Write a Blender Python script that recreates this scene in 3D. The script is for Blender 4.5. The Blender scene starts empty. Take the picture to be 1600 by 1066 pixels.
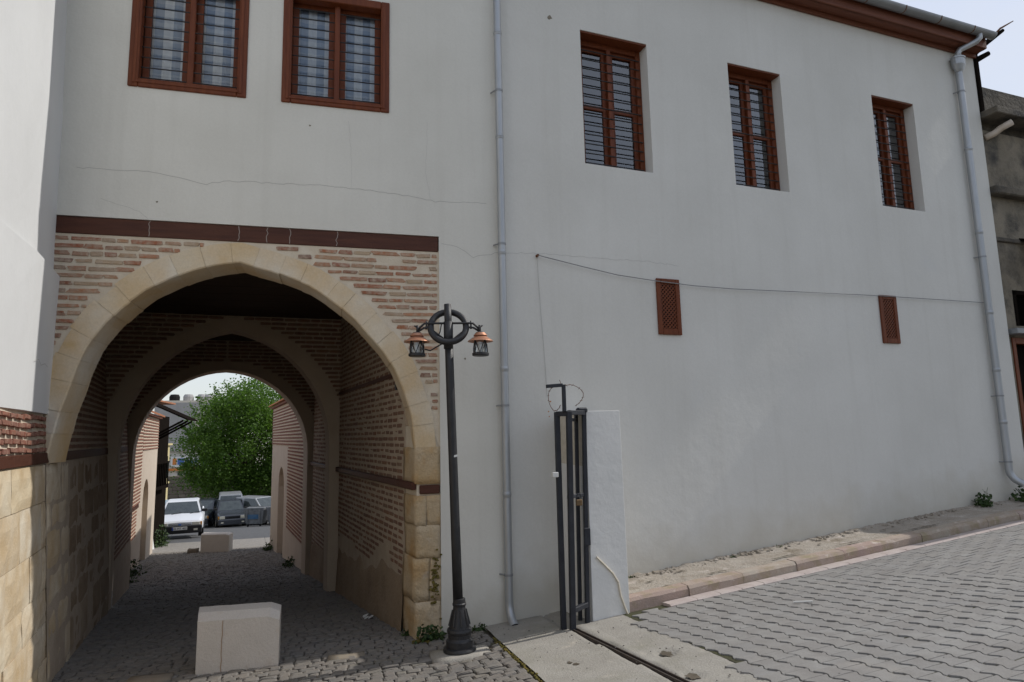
import bpy, bmesh, math, random
import numpy as np
from mathutils import Vector, Matrix
rng = random.Random(7)
nrg = np.random.default_rng(7)
sc = bpy.context.scene
C = sc.collection
R = math.radians

# ------------------------------------------------------------------ camera, sky, sun, exposure
def make_camera():
    cd = bpy.data.cameras.new('camera'); co = bpy.data.objects.new('camera', cd); C.objects.link(co)
    pitch, roll, yaw = .1401, -.0225, .2676
    F = Vector((math.sin(yaw)*math.cos(pitch), math.cos(yaw)*math.cos(pitch), math.sin(pitch)))
    Rt = Vector((math.cos(yaw), -math.sin(yaw), 0)); U = Rt.cross(F)
    c, s = math.cos(roll), math.sin(roll)
    R2 = c*Rt+s*U; U2 = -s*Rt+c*U
    M = Matrix((R2, U2, -F)).transposed().to_4x4(); M.translation = (0, -7, 1.6)
    co.matrix_world = M
    cd.sensor_width = 36; cd.lens = 36*1018.857/1600; cd.clip_end = 3000; cd.clip_start = .05
    sc.camera = co
make_camera()
SUN_EL, SUN_AZ = R(45), R(3.9)          # azimuth measured from +x towards +y
w = bpy.data.worlds.new('World'); sc.world = w; w.use_nodes = True
nt = w.node_tree; bg = nt.nodes['Background']; bg.inputs[1].default_value = .15
sky = nt.nodes.new('ShaderNodeTexSky'); sky.sky_type = 'NISHITA'; sky.sun_disc = False
sky.sun_elevation = SUN_EL; sky.sun_rotation = math.pi/2-SUN_AZ
sky.air_density = 1.0; sky.dust_density = 1.2; sky.ozone_density = 1.2; sky.altitude = 600
def WN(t_, **k):
    n = nt.nodes.new(t_)
    for a_, v_ in k.items(): setattr(n, a_, v_)
    return n
bw0 = WN('ShaderNodeRGBToBW'); nt.links.new(sky.outputs[0], bw0.inputs[0])
tcw = WN('ShaderNodeTexCoord'); mpw = WN('ShaderNodeMapping'); mpw.inputs['Scale'].default_value = (1.2, 1.2, 3.0); nt.links.new(tcw.outputs['Generated'], mpw.inputs[0])
cn = WN('ShaderNodeTexNoise'); cn.inputs['Scale'].default_value = 1.6; cn.inputs['Detail'].default_value = 8; cn.inputs['Roughness'].default_value = .6; nt.links.new(mpw.outputs[0], cn.inputs['Vector'])
cr0 = WN('ShaderNodeMapRange'); cr0.inputs[1].default_value = .35; cr0.inputs[2].default_value = .7; cr0.inputs[3].default_value = .55; cr0.inputs[4].default_value = .75; nt.links.new(cn.outputs['Fac'], cr0.inputs[0])
ml = WN('ShaderNodeMath', operation='MULTIPLY'); ml.inputs[1].default_value = 1.18; nt.links.new(bw0.outputs[0], ml.inputs[0])
cc0 = WN('ShaderNodeCombineColor'); [nt.links.new(ml.outputs[0], cc0.inputs[i]) for i in range(3)]
mx0 = WN('ShaderNodeMix', data_type='RGBA'); nt.links.new(cr0.outputs[0], mx0.inputs[0]); nt.links.new(sky.outputs[0], mx0.inputs[6]); nt.links.new(cc0.outputs[0], mx0.inputs[7])
dv = WN('ShaderNodeMath', operation='MULTIPLY_ADD'); dv.inputs[1].default_value = 1.2; dv.inputs[2].default_value = 1.0; nt.links.new(bw0.outputs[0], dv.inputs[0])
dq = WN('ShaderNodeMath', operation='DIVIDE'); dq.inputs[0].default_value = 4.7; nt.links.new(dv.outputs[0], dq.inputs[1])
vs = WN('ShaderNodeVectorMath', operation='SCALE'); nt.links.new(mx0.outputs[2], vs.inputs[0]); nt.links.new(dq.outputs[0], vs.inputs['Scale'])
nt.links.new(vs.outputs[0], bg.inputs[0])        # high haze: the bright horizon is held back
sd = bpy.data.lights.new('sun', 'SUN'); so = bpy.data.objects.new('sun', sd); C.objects.link(so)
sd.energy = 2.2; sd.angle = R(.5); sd.color = (1, .965, .91)
sv = Vector((math.cos(SUN_AZ)*math.cos(SUN_EL), math.sin(SUN_AZ)*math.cos(SUN_EL), math.sin(SUN_EL)))
so.rotation_euler = sv.to_track_quat('Z', 'Y').to_euler(); so.location = sv*40
sc.view_settings.view_transform = 'Standard'; sc.view_settings.look = 'None'
sc.view_settings.exposure = .50; sc.view_settings.gamma = 1; sc.view_settings.use_curve_mapping = False

# ------------------------------------------------------------------ materials
def mat(name, c1, c2=None, scale=3., rough=.8, bump=0., bscale=40., detail=6, rand=None, stain=None, metal=0., spec=.3,
        stretch=(1, 1, 1), coords='world', bdist=.01, mid=.5, stain2=None, fine=.0):
    """procedural: two colours mixed by noise, optional colours picked per piece, stains, bump"""
    m = bpy.data.materials.new(name); m.use_nodes = True
    t = m.node_tree; N = t.nodes.new; L = t.links.new
    b = t.nodes['Principled BSDF']
    b.inputs['Roughness'].default_value = rough; b.inputs['Metallic'].default_value = metal
    b.inputs['Specular IOR Level'].default_value = spec
    geo = N('ShaderNodeNewGeometry')
    if coords == 'world': src = geo.outputs['Position']
    else: src = N('ShaderNodeTexCoord').outputs['Object']
    mp = N('ShaderNodeMapping'); mp.inputs['Scale'].default_value = stretch; L(src, mp.inputs[0])
    P = mp.outputs[0]
    def noise(sca, det=6, ro=.55):
        n = N('ShaderNodeTexNoise'); n.inputs['Scale'].default_value = sca; n.inputs['Detail'].default_value = det
        n.inputs['Roughness'].default_value = ro; L(P, n.inputs['Vector']); return n.outputs['Fac']
    def ramp(fac, a, bb):
        r = N('ShaderNodeMapRange'); r.inputs[1].default_value = a; r.inputs[2].default_value = bb; L(fac, r.inputs[0]); return r.outputs[0]
    def mix(fac, a, bb, mode='MIX'):
        x = N('ShaderNodeMix'); x.data_type = 'RGBA'; x.blend_type = mode
        if isinstance(fac, float): x.inputs[0].default_value = fac
        else: L(fac, x.inputs[0])
        for s_, v in ((6, a), (7, bb)):
            if isinstance(v, tuple): x.inputs[s_].default_value = (*v, 1)
            else: L(v, x.inputs[s_])
        return x.outputs[2]
    if rand:
        oi = N('ShaderNodeObjectInfo'); ad = N('ShaderNodeMath'); ad.operation = 'ADD'
        L(oi.outputs['Random'], ad.inputs[0]); L(geo.outputs['Random Per Island'], ad.inputs[1])
        fr = N('ShaderNodeMath'); fr.operation = 'FRACT'; L(ad.outputs[0], fr.inputs[0])
        cr = N('ShaderNodeValToRGB'); cr.color_ramp.interpolation = 'LINEAR'
        el = cr.color_ramp.elements
        while len(el) < len(rand): el.new(.5)
        for i, c in enumerate(rand):
            el[i].position = i/(len(rand)-1); el[i].color = (*c, 1)
        L(fr.outputs[0], cr.inputs[0]); base = cr.outputs[0]
        if c2: base = mix(ramp(noise(scale, detail), .35, .75), base, c2)
    else:
        base = mix(ramp(noise(scale, detail), mid-.2, mid+.2), c1, c2 or c1)
    if fine:
        k = ramp(noise(scale*14+30, 4, .7), .2, .8)
        g = N('ShaderNodeMix'); g.data_type = 'RGBA'; g.blend_type = 'MULTIPLY'; g.inputs[0].default_value = fine
        cc = N('ShaderNodeCombineColor'); 
        for i in range(3): L(k, cc.inputs[i])
        L(base, g.inputs[6]); L(cc.outputs[0], g.inputs[7]); base = g.outputs[2]
    for st in (stain, stain2):
        if st: base = mix(ramp(noise(st[1], 8, .65), st[2], st[3]), base, st[0])
    L(base, b.inputs['Base Color'])
    if bump:
        bp = N('ShaderNodeBump'); bp.inputs['Strength'].default_value = bump; bp.inputs['Distance'].default_value = bdist
        L(noise(bscale, 8, .6), bp.inputs['Height']); L(bp.outputs[0], b.inputs['Normal'])
    return m

M = {}
def wall_weather(m, zfun):
    """faint vertical rain streaks and a dirty band above the ground (zfun: ground height = a + b*x)"""
    t = m.node_tree; N = t.nodes.new; L = t.links.new; b = t.nodes['Principled BSDF']; src = b.inputs['Base Color'].links[0].from_socket
    g = N('ShaderNodeNewGeometry'); mp = N('ShaderNodeMapping'); mp.inputs['Scale'].default_value = (5, 5, .22); L(g.outputs['Position'], mp.inputs[0])
    n = N('ShaderNodeTexNoise'); n.inputs['Scale'].default_value = 1.5; n.inputs['Detail'].default_value = 5; L(mp.outputs[0], n.inputs['Vector'])
    r = N('ShaderNodeMapRange'); r.inputs[1].default_value = .52; r.inputs[2].default_value = .8; r.inputs[4].default_value = .22; L(n.outputs['Fac'], r.inputs[0])
    x = N('ShaderNodeMix'); x.data_type = 'RGBA'; L(r.outputs[0], x.inputs[0]); L(src, x.inputs[6]); x.inputs[7].default_value = (.50, .48, .43, 1)
    sp = N('ShaderNodeSeparateXYZ'); L(g.outputs['Position'], sp.inputs[0])
    h = N('ShaderNodeMath'); h.operation = 'MULTIPLY_ADD'; h.inputs[1].default_value = -zfun[1]; h.inputs[2].default_value = -zfun[0]; L(sp.outputs[0], h.inputs[0])
    h2 = N('ShaderNodeMath'); h2.operation = 'ADD'; L(sp.outputs[2], h2.inputs[0]); L(h.outputs[0], h2.inputs[1])
    n2 = N('ShaderNodeTexNoise'); n2.inputs['Scale'].default_value = 3; n2.inputs['Detail'].default_value = 8; L(g.outputs['Position'], n2.inputs['Vector'])
    h3 = N('ShaderNodeMath'); h3.operation = 'MULTIPLY_ADD'; h3.inputs[1].default_value = -.9; L(n2.outputs['Fac'], h3.inputs[0]); L(h2.outputs[0], h3.inputs[2])
    r2 = N('ShaderNodeMapRange'); r2.inputs[1].default_value = .12; r2.inputs[2].default_value = -.40; r2.inputs[3].default_value = 0; r2.inputs[4].default_value = .65; L(h3.outputs[0], r2.inputs[0])
    y = N('ShaderNodeMix'); y.data_type = 'RGBA'; L(r2.outputs[0], y.inputs[0]); L(x.outputs[2], y.inputs[6]); y.inputs[7].default_value = (.50, .465, .39, 1)
    L(y.outputs[2], b.inputs['Base Color'])
M['plaster'] = mat('plaster', (.635, .62, .565), (.715, .70, .645), .8, .9, .25, 9, stain=((.61, .60, .57), 1.3, .62, .9), stain2=((.62, .60, .56), 5, .70, .95), bdist=.02, fine=.08)
M['plaster_wing'] = mat('wing_plaster', (.625, .612, .57), (.70, .687, .645), .7, .9, .25, 7, stain=((.60, .60, .585), 1.1, .62, .9), stain2=((.58, .575, .56), 4, .70, .95), bdist=.02, fine=.08)
wall_weather(M['plaster'], (-.46, .0)); wall_weather(M['plaster_wing'], (-.44, .0965))
M['pier_plaster'] = mat('pier_plaster', (.65, .645, .62), (.71, .70, .675), 1.2, .9, .3, 9, stain=((.58, .57, .54), 2, .6, .85), bdist=.02)
M['white_plaster'] = mat('white_plaster', (.60, .605, .605), (.66, .665, .665), 1.0, .9, .35, 6, stain=((.55, .55, .53), 2.0, .62, .9), bdist=.02, stretch=(1, 1, .5))
M['mortar'] = mat('mortar', (.62, .53, .41), (.71, .635, .52), 7, .95, .4, 60, stain=((.52, .41, .31), 3, .58, .85), fine=.15)
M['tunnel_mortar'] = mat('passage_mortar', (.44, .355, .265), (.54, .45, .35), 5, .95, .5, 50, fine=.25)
BR = [(.26, .105, .065), (.42, .17, .09), (.50, .24, .13), (.45, .185, .10), (.34, .13, .085), (.56, .42, .28), (.29, .18, .14), (.52, .23, .12), (.52, .39, .26), (.40, .15, .08)]
M['brick'] = mat('brick', (.3, .13, .08), (.56, .45, .35), 22, .92, .6, 70, rand=BR, fine=.4)
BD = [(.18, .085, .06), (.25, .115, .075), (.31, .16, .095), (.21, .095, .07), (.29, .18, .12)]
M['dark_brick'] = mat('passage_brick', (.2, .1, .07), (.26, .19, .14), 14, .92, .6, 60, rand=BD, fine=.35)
RB = [(.24, .085, .06), (.30, .11, .07), (.20, .075, .06), (.27, .10, .07)]
M['red_brick'] = mat('red_brick', (.3, .1, .07), (.38, .24, .18), 16, .92, .6, 60, rand=RB, fine=.35)
ST = [(.68, .59, .43), (.72, .65, .52), (.64, .52, .34), (.70, .62, .49), (.62, .52, .38), (.73, .67, .55)]
M['limestone'] = mat('limestone', (.6, .5, .4), (.50, .36, .20), 3.2, .9, .55, 30, rand=ST, fine=.2, stain=((.40, .28, .16), 2.2, .6, .8))
M['voussoir'] = mat('voussoir_stone', (.62, .52, .38), (.62, .42, .19), 1.7, .9, .5, 28, rand=[(.70, .63, .52), (.74, .68, .58), (.68, .58, .43), (.72, .65, .54)], fine=.2, stain=((.52, .41, .28), 3.2, .57, .8))
M['old_stone'] = mat('weathered_stone', (.5, .4, .28), (.52, .36, .18), 2.4, .95, .9, 16, rand=[(.62, .51, .36), (.58, .46, .31), (.64, .54, .40), (.60, .49, .35)], fine=.3, stain=((.46, .29, .13), 2.6, .50, .70), stain2=((.46, .42, .37), 3.4, .6, .8), bdist=.03)
M['shaded_limestone'] = mat('passage_shaded_stone', (.3, .22, .15), (.22, .15, .09), 2.6, .95, .6, 20, rand=[(.42, .33, .23), (.36, .27, .18), (.46, .37, .27), (.33, .25, .17)], fine=.3, bdist=.02)  # limestone again, its colour darkened for the shade deeper in the passage
M['foot_render'] = mat('foot_render', (.30, .22, .145), (.38, .29, .20), 2.2, .95, .8, 20, stain=((.17, .12, .08), 1.6, .5, .75), fine=.3, bdist=.02)
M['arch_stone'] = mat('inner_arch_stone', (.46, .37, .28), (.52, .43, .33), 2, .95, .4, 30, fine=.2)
M['timber'] = mat('lintel_timber', (.060, .020, .012), (.095, .034, .019), 4, .6, .4, 40, stretch=(.6, 6, 6), stain=((.13, .05, .025), 5, .62, .85))
M['ceiling_wood'] = mat('ceiling_wood', (.035, .022, .015), (.05, .032, .02), 3, .9, .4, 30, stretch=(1, 6, 6))
M['window_wood'] = mat('varnished_wood', (.11, .027, .010), (.165, .045, .015), 5, .5, .15, 60, stretch=(6, 6, .7), spec=.25, stain=((.09, .022, .010), 3, .58, .8))
M['soffit_wood'] = mat('eave_wood', (.12, .038, .020), (.17, .058, .030), 4, .55, .3, 40, stretch=(.5, 6, 6))
M['iron'] = mat('black_iron', (.012, .012, .014), (.022, .022, .024), 12, .5, .3, 80, spec=.5)
M['gate_iron'] = mat('old_gate_paint', (.016, .018, .024), (.03, .032, .04), 8, .55, .5, 60, spec=.4, stain=((.12, .07, .045), 12, .68, .8))
M['zinc'] = mat('galvanised_steel', (.36, .375, .39), (.43, .445, .46), 4, .46, .1, 20, metal=.6, spec=.5, stretch=(2, 2, .6), stain=((.34, .35, .36), 5, .62, .85))
M['gutter_zinc'] = mat('gutter_steel', (.24, .25, .26), (.30, .31, .32), 4, .5, .1, 20, metal=.5, spec=.4)
M['copper'] = mat('copper_shade', (.44, .20, .12), (.52, .27, .17), 6, .45, .1, 30, metal=.6, spec=.5, stain=((.40, .27, .20), 9, .55, .8))
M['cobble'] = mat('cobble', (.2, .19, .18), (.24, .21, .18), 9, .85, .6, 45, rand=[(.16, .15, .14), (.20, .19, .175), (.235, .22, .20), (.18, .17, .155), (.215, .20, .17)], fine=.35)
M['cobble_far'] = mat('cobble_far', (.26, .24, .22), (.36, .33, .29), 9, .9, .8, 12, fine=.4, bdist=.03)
M['dirt'] = mat('joint_dirt', (.075, .062, .045), (.12, .10, .075), 12, 1., .6, 60, stain=((.06, .075, .025), 4, .55, .7))
M['paver'] = mat('paver', (.2, .2, .19), (.24, .225, .21), 6, .85, .45, 90, rand=[(.27, .262, .25), (.30, .29, .277), (.32, .31, .292), (.285, .272, .256), (.31, .297, .277)], fine=.3, stain=((.30, .275, .245), 1.1, .6, .8))
M['moss_joint'] = mat('mossy_joint', (.055, .049, .034), (.062, .064, .026), 5, 1., .5, 60)
M['concrete'] = mat('apron_concrete', (.345, .32, .28), (.41, .385, .34), 3, .95, .9, 60, fine=.35, stain=((.25, .235, .19), 2.2, .50, .75), stain2=((.47, .42, .35), 5, .6, .8))
M['sidewalk'] = mat('sidewalk_concrete', (.36, .31, .25), (.46, .41, .35), 4, .95, 1., 30, fine=.4, stain=((.20, .165, .12), 3.4, .55, .7), stain2=((.56, .49, .44), 5, .58, .78), bdist=.02)
M['kerb'] = mat('kerb_paint', (.36, .29, .21), (.40, .29, .235), 5, .9, .7, 60, rand=[(.45, .40, .32), (.44, .36, .30), (.42, .31, .27), (.43, .38, .30), (.47, .41, .35)], fine=.35, stain=((.27, .235, .14), 5, .50, .70), stain2=((.56, .48, .42), 9, .58, .75))
M['gutter'] = mat('gutter_slab', (.46, .38, .35), (.56, .49, .45), 5, .9, .6, 60, fine=.3, stain=((.33, .26, .23), 4, .58, .8))
M['rust_crack'] = mat('rust_crack', (.36, .24, .15), None, 9, 1.)
M['block'] = mat('block_limestone', (.64, .59, .53), (.70, .65, .59), 5, .9, .6, 40, stain=((.50, .43, .36), 5, .56, .78), stain2=((.42, .35, .28), 2.6, .62, .8), fine=.3, coords='object')
M['rust'] = mat('rust', (.10, .05, .03), (.18, .08, .04), 20, .9, .5, 60)
M['rust_drip'] = mat('rust_drip', (.42, .17, .06), (.5, .26, .12), 30, .9)
M['weathered'] = mat('weathered_render', (.22, .19, .145), (.31, .27, .21), 1.8, .95, .8, 14, stain=((.055, .052, .048), 1.9, .46, .68), stain2=((.36, .28, .17), 1.1, .62, .8), bdist=.03, fine=.3)
M['parapet'] = mat('stained_parapet', (.135, .115, .09), (.20, .175, .14), 2, .95, .8, 14, stain=((.035, .034, .033), 2.2, .42, .66), bdist=.03, fine=.3)
M['pvc'] = mat('old_pvc', (.50, .42, .33), (.56, .48, .40), 8, .6)
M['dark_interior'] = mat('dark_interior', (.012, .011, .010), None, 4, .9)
M['curtain_grey'] = mat('grey_curtain', (.13, .13, .14), (.19, .19, .20), 6, .9, stretch=(10, 10, .5))
M['gate_track'] = mat('track_steel', (.07, .06, .055), (.11, .085, .07), 10, .55, .4, 60, metal=.4)
M['white_plastic'] = mat('white_plastic', (.7, .7, .68), None, 4, .5)
M['cream_cable'] = mat('cream_cable', (.60, .55, .46), (.5, .45, .36), 20, .7)
M['cable_grey'] = mat('cable_grey', (.24, .24, .24), None, 4, .8)
M['pale_cable'] = mat('pale_cable', (.42, .41, .39), None, 4, .9)
M['crack'] = mat('crack_line', (.40, .39, .37), None, 4, 1.)
M['pale_crack'] = mat('pale_streak', (.32, .27, .24), None, 4, 1.)
M['terracotta'] = mat('roof_tile', (.36, .14, .07), (.44, .20, .11), 6, .9, .5, 40, fine=.3)
M['leaf'] = mat('leaf', (.05, .1, .02), (.115, .185, .03), .55, .55, rand=[(.030, .070, .010), (.048, .10, .014), (.068, .135, .018), (.040, .085, .012), (.095, .165, .026)], spec=.3)
M['weed'] = mat('weed_leaf', (.03, .06, .02), None, 3, .6, rand=[(.03, .055, .016), (.045, .08, .02), (.025, .05, .016), (.06, .09, .025)])
M['moss'] = mat('moss', (.20, .15, .035), (.11, .10, .025), 14, 1., 1., 50, bdist=.03)
M['bark'] = mat('bark', (.06, .045, .03), (.10, .075, .05), 8, .95, .8, 20, bdist=.04)
M['shaded_paving'] = mat('square_shaded_paving', (.10, .10, .105), (.13, .13, .13), 6, .9, .5, 60, fine=.3)  # same paving as the lane, with the tree's shade put into a darker grey
M['earth'] = mat('earth', (.16, .14, .11), (.22, .20, .16), 2, 1., .5, 20)
M['buff_plaster'] = mat('buff_plaster', (.56, .47, .38), (.62, .54, .45), 2, .92, .4, 20, stain=((.42, .32, .22), 2, .58, .8), fine=.15)
M['yellow_wall'] = mat('yellow_render', (.55, .46, .24), (.60, .52, .30), 2, .9, .3, 20)
M['cream_wall'] = mat('cream_render', (.52, .50, .45), (.60, .58, .53), 1, .9)
M['grey_wall'] = mat('grey_render', (.34, .33, .32), (.40, .39, .38), 1, .9)
M['beige_wall'] = mat('beige_render', (.55, .50, .42), (.60, .55, .46), 1, .9)
M['blue_paint'] = mat('blue_print', (.08, .16, .42), None, 4, .6)
M['orange_paint'] = mat('orange_print', (.6, .22, .06), None, 4, .6)
M['rubble'] = mat('rubble_stone', (.3, .25, .19), (.24, .2, .15), 4, .95, .8, 12, rand=[(.30, .26, .20), (.24, .20, .16), (.36, .31, .24)], fine=.3)
M['dark_timber'] = mat('dark_timber', (.010, .008, .007), (.016, .013, .011), 4, .95, .4, 30, stretch=(4, 4, .8), spec=0.)  # dark wood, blackened further in colour for the shade under the eave
M['car_white'] = mat('white_car_paint', (.66, .68, .72), (.70, .72, .75), 3, .3, spec=.6)
M['car_silver'] = mat('silver_car_paint', (.34, .35, .37), (.38, .39, .41), 3, .35, metal=.4, spec=.6)
M['car_dark'] = mat('dark_car_paint', (.03, .034, .045), (.04, .045, .055), 3, .25, spec=.7)
M['car_blue'] = mat('pale_blue_car_paint', (.30, .38, .46), (.34, .42, .5), 3, .3, spec=.6)
M['car_glass'] = mat('car_glass', (.020, .028, .030), (.05, .062, .062), 4, .08, spec=.9)
M['tyre'] = mat('tyre', (.012, .012, .012), None, 4, .8)
M['trim'] = mat('black_trim', (.016, .016, .018), (.022, .022, .024), 10, .6)
M['rim'] = mat('wheel_rim', (.25, .25, .26), None, 4, .4, metal=.6)
M['lamp_clear'] = mat('headlamp_lens', (.46, .45, .38), (.55, .54, .47), 30, .15, spec=.8)
M['amber'] = mat('amber_lens', (.50, .22, .03), None, 4, .25, spec=.7)
M['tail_red'] = mat('red_lens', (.22, .015, .01), None, 4, .25, spec=.7)
M['plate_white'] = mat('plate_white', (.72, .72, .70), None, 4, .5)
M['plate_blue'] = mat('plate_blue', (.01, .05, .35), None, 4, .5)
M['bin'] = mat('galvanised_bin', (.16, .165, .17), (.26, .27, .28), 5, .55, .3, 10, metal=.3, stain=((.08, .08, .08), 3, .55, .75))
M['bin_blue'] = mat('bin_blue_patch', (.05, .13, .24), (.10, .18, .28), 6, .6)
M['straw'] = mat('straw', (.66, .64, .60), None, 4, .6)

def glass_mat(name, tint, refl, rough=.02):
    m = bpy.data.materials.new(name); m.use_nodes = True; t = m.node_tree; t.nodes.clear(); N = t.nodes.new; L = t.links.new
    o = N('ShaderNodeOutputMaterial'); g = N('ShaderNodeBsdfGlossy'); g.inputs['Roughness'].default_value = rough
    g.inputs['Color'].default_value = (.95, .97, 1, 1)
    tr = N('ShaderNodeBsdfTransparent'); tr.inputs['Color'].default_value = (*tint, 1)
    fr = N('ShaderNodeFresnel'); fr.inputs['IOR'].default_value = 1.5
    ad = N('ShaderNodeMath'); ad.operation = 'MULTIPLY_ADD'; ad.inputs[1].default_value = 1.6; ad.inputs[2].default_value = refl
    ad.use_clamp = True; L(fr.outputs[0], ad.inputs[0])
    mx = N('ShaderNodeMixShader'); L(ad.outputs[0], mx.inputs[0]); L(tr.outputs[0], mx.inputs[1]); L(g.outputs[0], mx.inputs[2]); L(mx.outputs[0], o.inputs[0])
    return m
M['pane'] = glass_mat('window_glass', (.42, .44, .46), .075)
M['pane_clear'] = glass_mat('curtained_glass', (.86, .88, .89), .0)
M['lamp_glass'] = glass_mat('lamp_glass', (.88, .9, .9), .04, .08)

def gingham():
    m = bpy.data.materials.new('gingham_curtain'); m.use_nodes = True; t = m.node_tree; N = t.nodes.new; L = t.links.new
    b = t.nodes['Principled BSDF']; b.inputs['Roughness'].default_value = .9
    tc = N('ShaderNodeTexCoord'); sp = N('ShaderNodeSeparateXYZ'); L(tc.outputs['UV'], sp.inputs[0])
    def stripe(o):
        f = N('ShaderNodeMath'); f.operation = 'FRACT'; L(o, f.inputs[0])
        g = N('ShaderNodeMath'); g.operation = 'GREATER_THAN'; g.inputs[1].default_value = .52; L(f.outputs[0], g.inputs[0]); return g.outputs[0]
    a, c = stripe(sp.outputs[0]), stripe(sp.outputs[1])
    s = N('ShaderNodeMath'); s.operation = 'MULTIPLY_ADD'; s.inputs[1].default_value = .78; L(a, s.inputs[0])
    k = N('ShaderNodeMath'); k.operation = 'MULTIPLY'; k.inputs[1].default_value = .22; L(c, k.inputs[0]); L(k.outputs[0], s.inputs[2])
    x = N('ShaderNodeMix'); x.data_type = 'RGBA'; L(s.outputs[0], x.inputs[0]); x.inputs[6].default_value = (.80, .82, .84, 1); x.inputs[7].default_value = (.26, .34, .47, 1)
    L(x.outputs[2], b.inputs['Base Color']); return m
M['gingham'] = gingham()

# ------------------------------------------------------------------ mesh helpers
class MB:
    def __init__(s): s.v = []; s.f = []
    def add(s, vs, fs):
        n = len(s.v); s.v += [tuple(p) for p in vs]; s.f += [tuple(i+n for i in f) for f in fs]; return s
    def quad(s, a, b, c, d): return s.add((a, b, c, d), ((0, 1, 2, 3),))
    def fbox(s, o, ex, ey, ez):
        """box from corner o with edge vectors"""
        o, ex, ey, ez = map(Vector, (o, ex, ey, ez))
        vs = [o, o+ex, o+ex+ey, o+ey, o+ez, o+ex+ez, o+ex+ey+ez, o+ey+ez]
        fs = ((0, 3, 2, 1), (4, 5, 6, 7), (0, 1, 5, 4), (1, 2, 6, 5), (2, 3, 7, 6), (3, 0, 4, 7))
        if ex.cross(ey).dot(ez) < 0: fs = [f[::-1] for f in fs]
        return s.add(vs, fs)
    def box(s, x0, x1, y0, y1, z0, z1): return s.fbox((x0, y0, z0), (x1-x0, 0, 0), (0, y1-y0, 0), (0, 0, z1-z0))
    def tube(s, path, r, n=8, cap=True):
        path = [Vector(p) for p in path]; rs = r if isinstance(r, (list, tuple)) else [r]*len(path)
        base = len(s.v); up = None
        for i, p in enumerate(path):
            d = (path[min(i+1, len(path)-1)]-path[max(i-1, 0)]).normalized()
            if up is None: up = Vector((0, 0, 1)) if abs(d.z) < .9 else Vector((1, 0, 0))
            a = d.cross(up).normalized(); b = a.cross(d).normalized(); up = b
            for k in range(n):
                t = 2*math.pi*k/n; s.v.append(tuple(p+(a*math.cos(t)+b*math.sin(t))*rs[i]))
        for i in range(len(path)-1):
            for k in range(n):
                k2 = (k+1) % n; s.f.append((base+i*n+k, base+i*n+k2, base+(i+1)*n+k2, base+(i+1)*n+k))
        if cap:
            s.f.append(tuple(base+k for k in range(n))[::-1]); s.f.append(tuple(base+(len(path)-1)*n+k for k in range(n)))
        return s
    def lathe(s, prof, c=(0, 0, 0), n=20, flute=0):
        c = Vector(c); base = len(s.v)
        for r, z in prof:
            for k in range(n):
                t = 2*math.pi*k/n; s.v.append(tuple(c+Vector((r*math.cos(t), r*math.sin(t), z))))
        for i in range(len(prof)-1):
            for k in range(n):
                k2 = (k+1) % n; s.f.append((base+i*n+k, base+i*n+k2, base+(i+1)*n+k2, base+(i+1)*n+k))
        s.f.append(tuple(base+k for k in range(n))[::-1]); s.f.append(tuple(base+(len(prof)-1)*n+k for k in range(n)))
        return s
    def torus(s, c, ax, Rr, r, n=32, m=10):
        c = Vector(c); ax = Vector(ax).normalized(); a = ax.orthogonal().normalized(); b = ax.cross(a); base = len(s.v)
        for i in range(n):
            t = 2*math.pi*i/n; d = a*math.cos(t)+b*math.sin(t)
            for k in range(m):
                u = 2*math.pi*k/m; s.v.append(tuple(c+d*(Rr+r*math.cos(u))+ax*r*math.sin(u)))
        for i in range(n):
            for k in range(m):
                i2, k2 = (i+1) % n, (k+1) % m; s.f.append((base+i*m+k, base+i2*m+k, base+i2*m+k2, base+i*m+k2))
        return s
    def prism(s, poly, d):
        """closed polygon of 3d points extruded by vector d"""
        n = len(poly); d = Vector(d); vs = [Vector(p) for p in poly]+[Vector(p)+d for p in poly]
        return s.add(vs, [tuple(range(n))[::-1], tuple(range(n, 2*n))]+[(i, (i+1) % n, (i+1) % n+n, i+n) for i in range(n)])
    def mesh(s, name, m, smooth=False, fix=True, bevel=0):
        me = bpy.data.meshes.new(name); me.from_pydata(s.v, [], s.f)
        if fix or bevel:
            bm = bmesh.new(); bm.from_mesh(me)
            if bevel: bmesh.ops.bevel(bm, geom=bm.edges[:], offset=bevel, segments=1, affect='EDGES', clamp_overlap=True)
            if fix: bmesh.ops.recalc_face_normals(bm, faces=bm.faces[:])
            bm.to_mesh(me); bm.free()
        me.materials.append(M[m] if isinstance(m, str) else m)
        if smooth: me.polygons.foreach_set('use_smooth', [True]*len(me.polygons))
        return me
    def build(s, name, m, parent=None, smooth=False, fix=True, bevel=0):
        return link(name, s.mesh(name, m, smooth, fix, bevel), parent)

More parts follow.
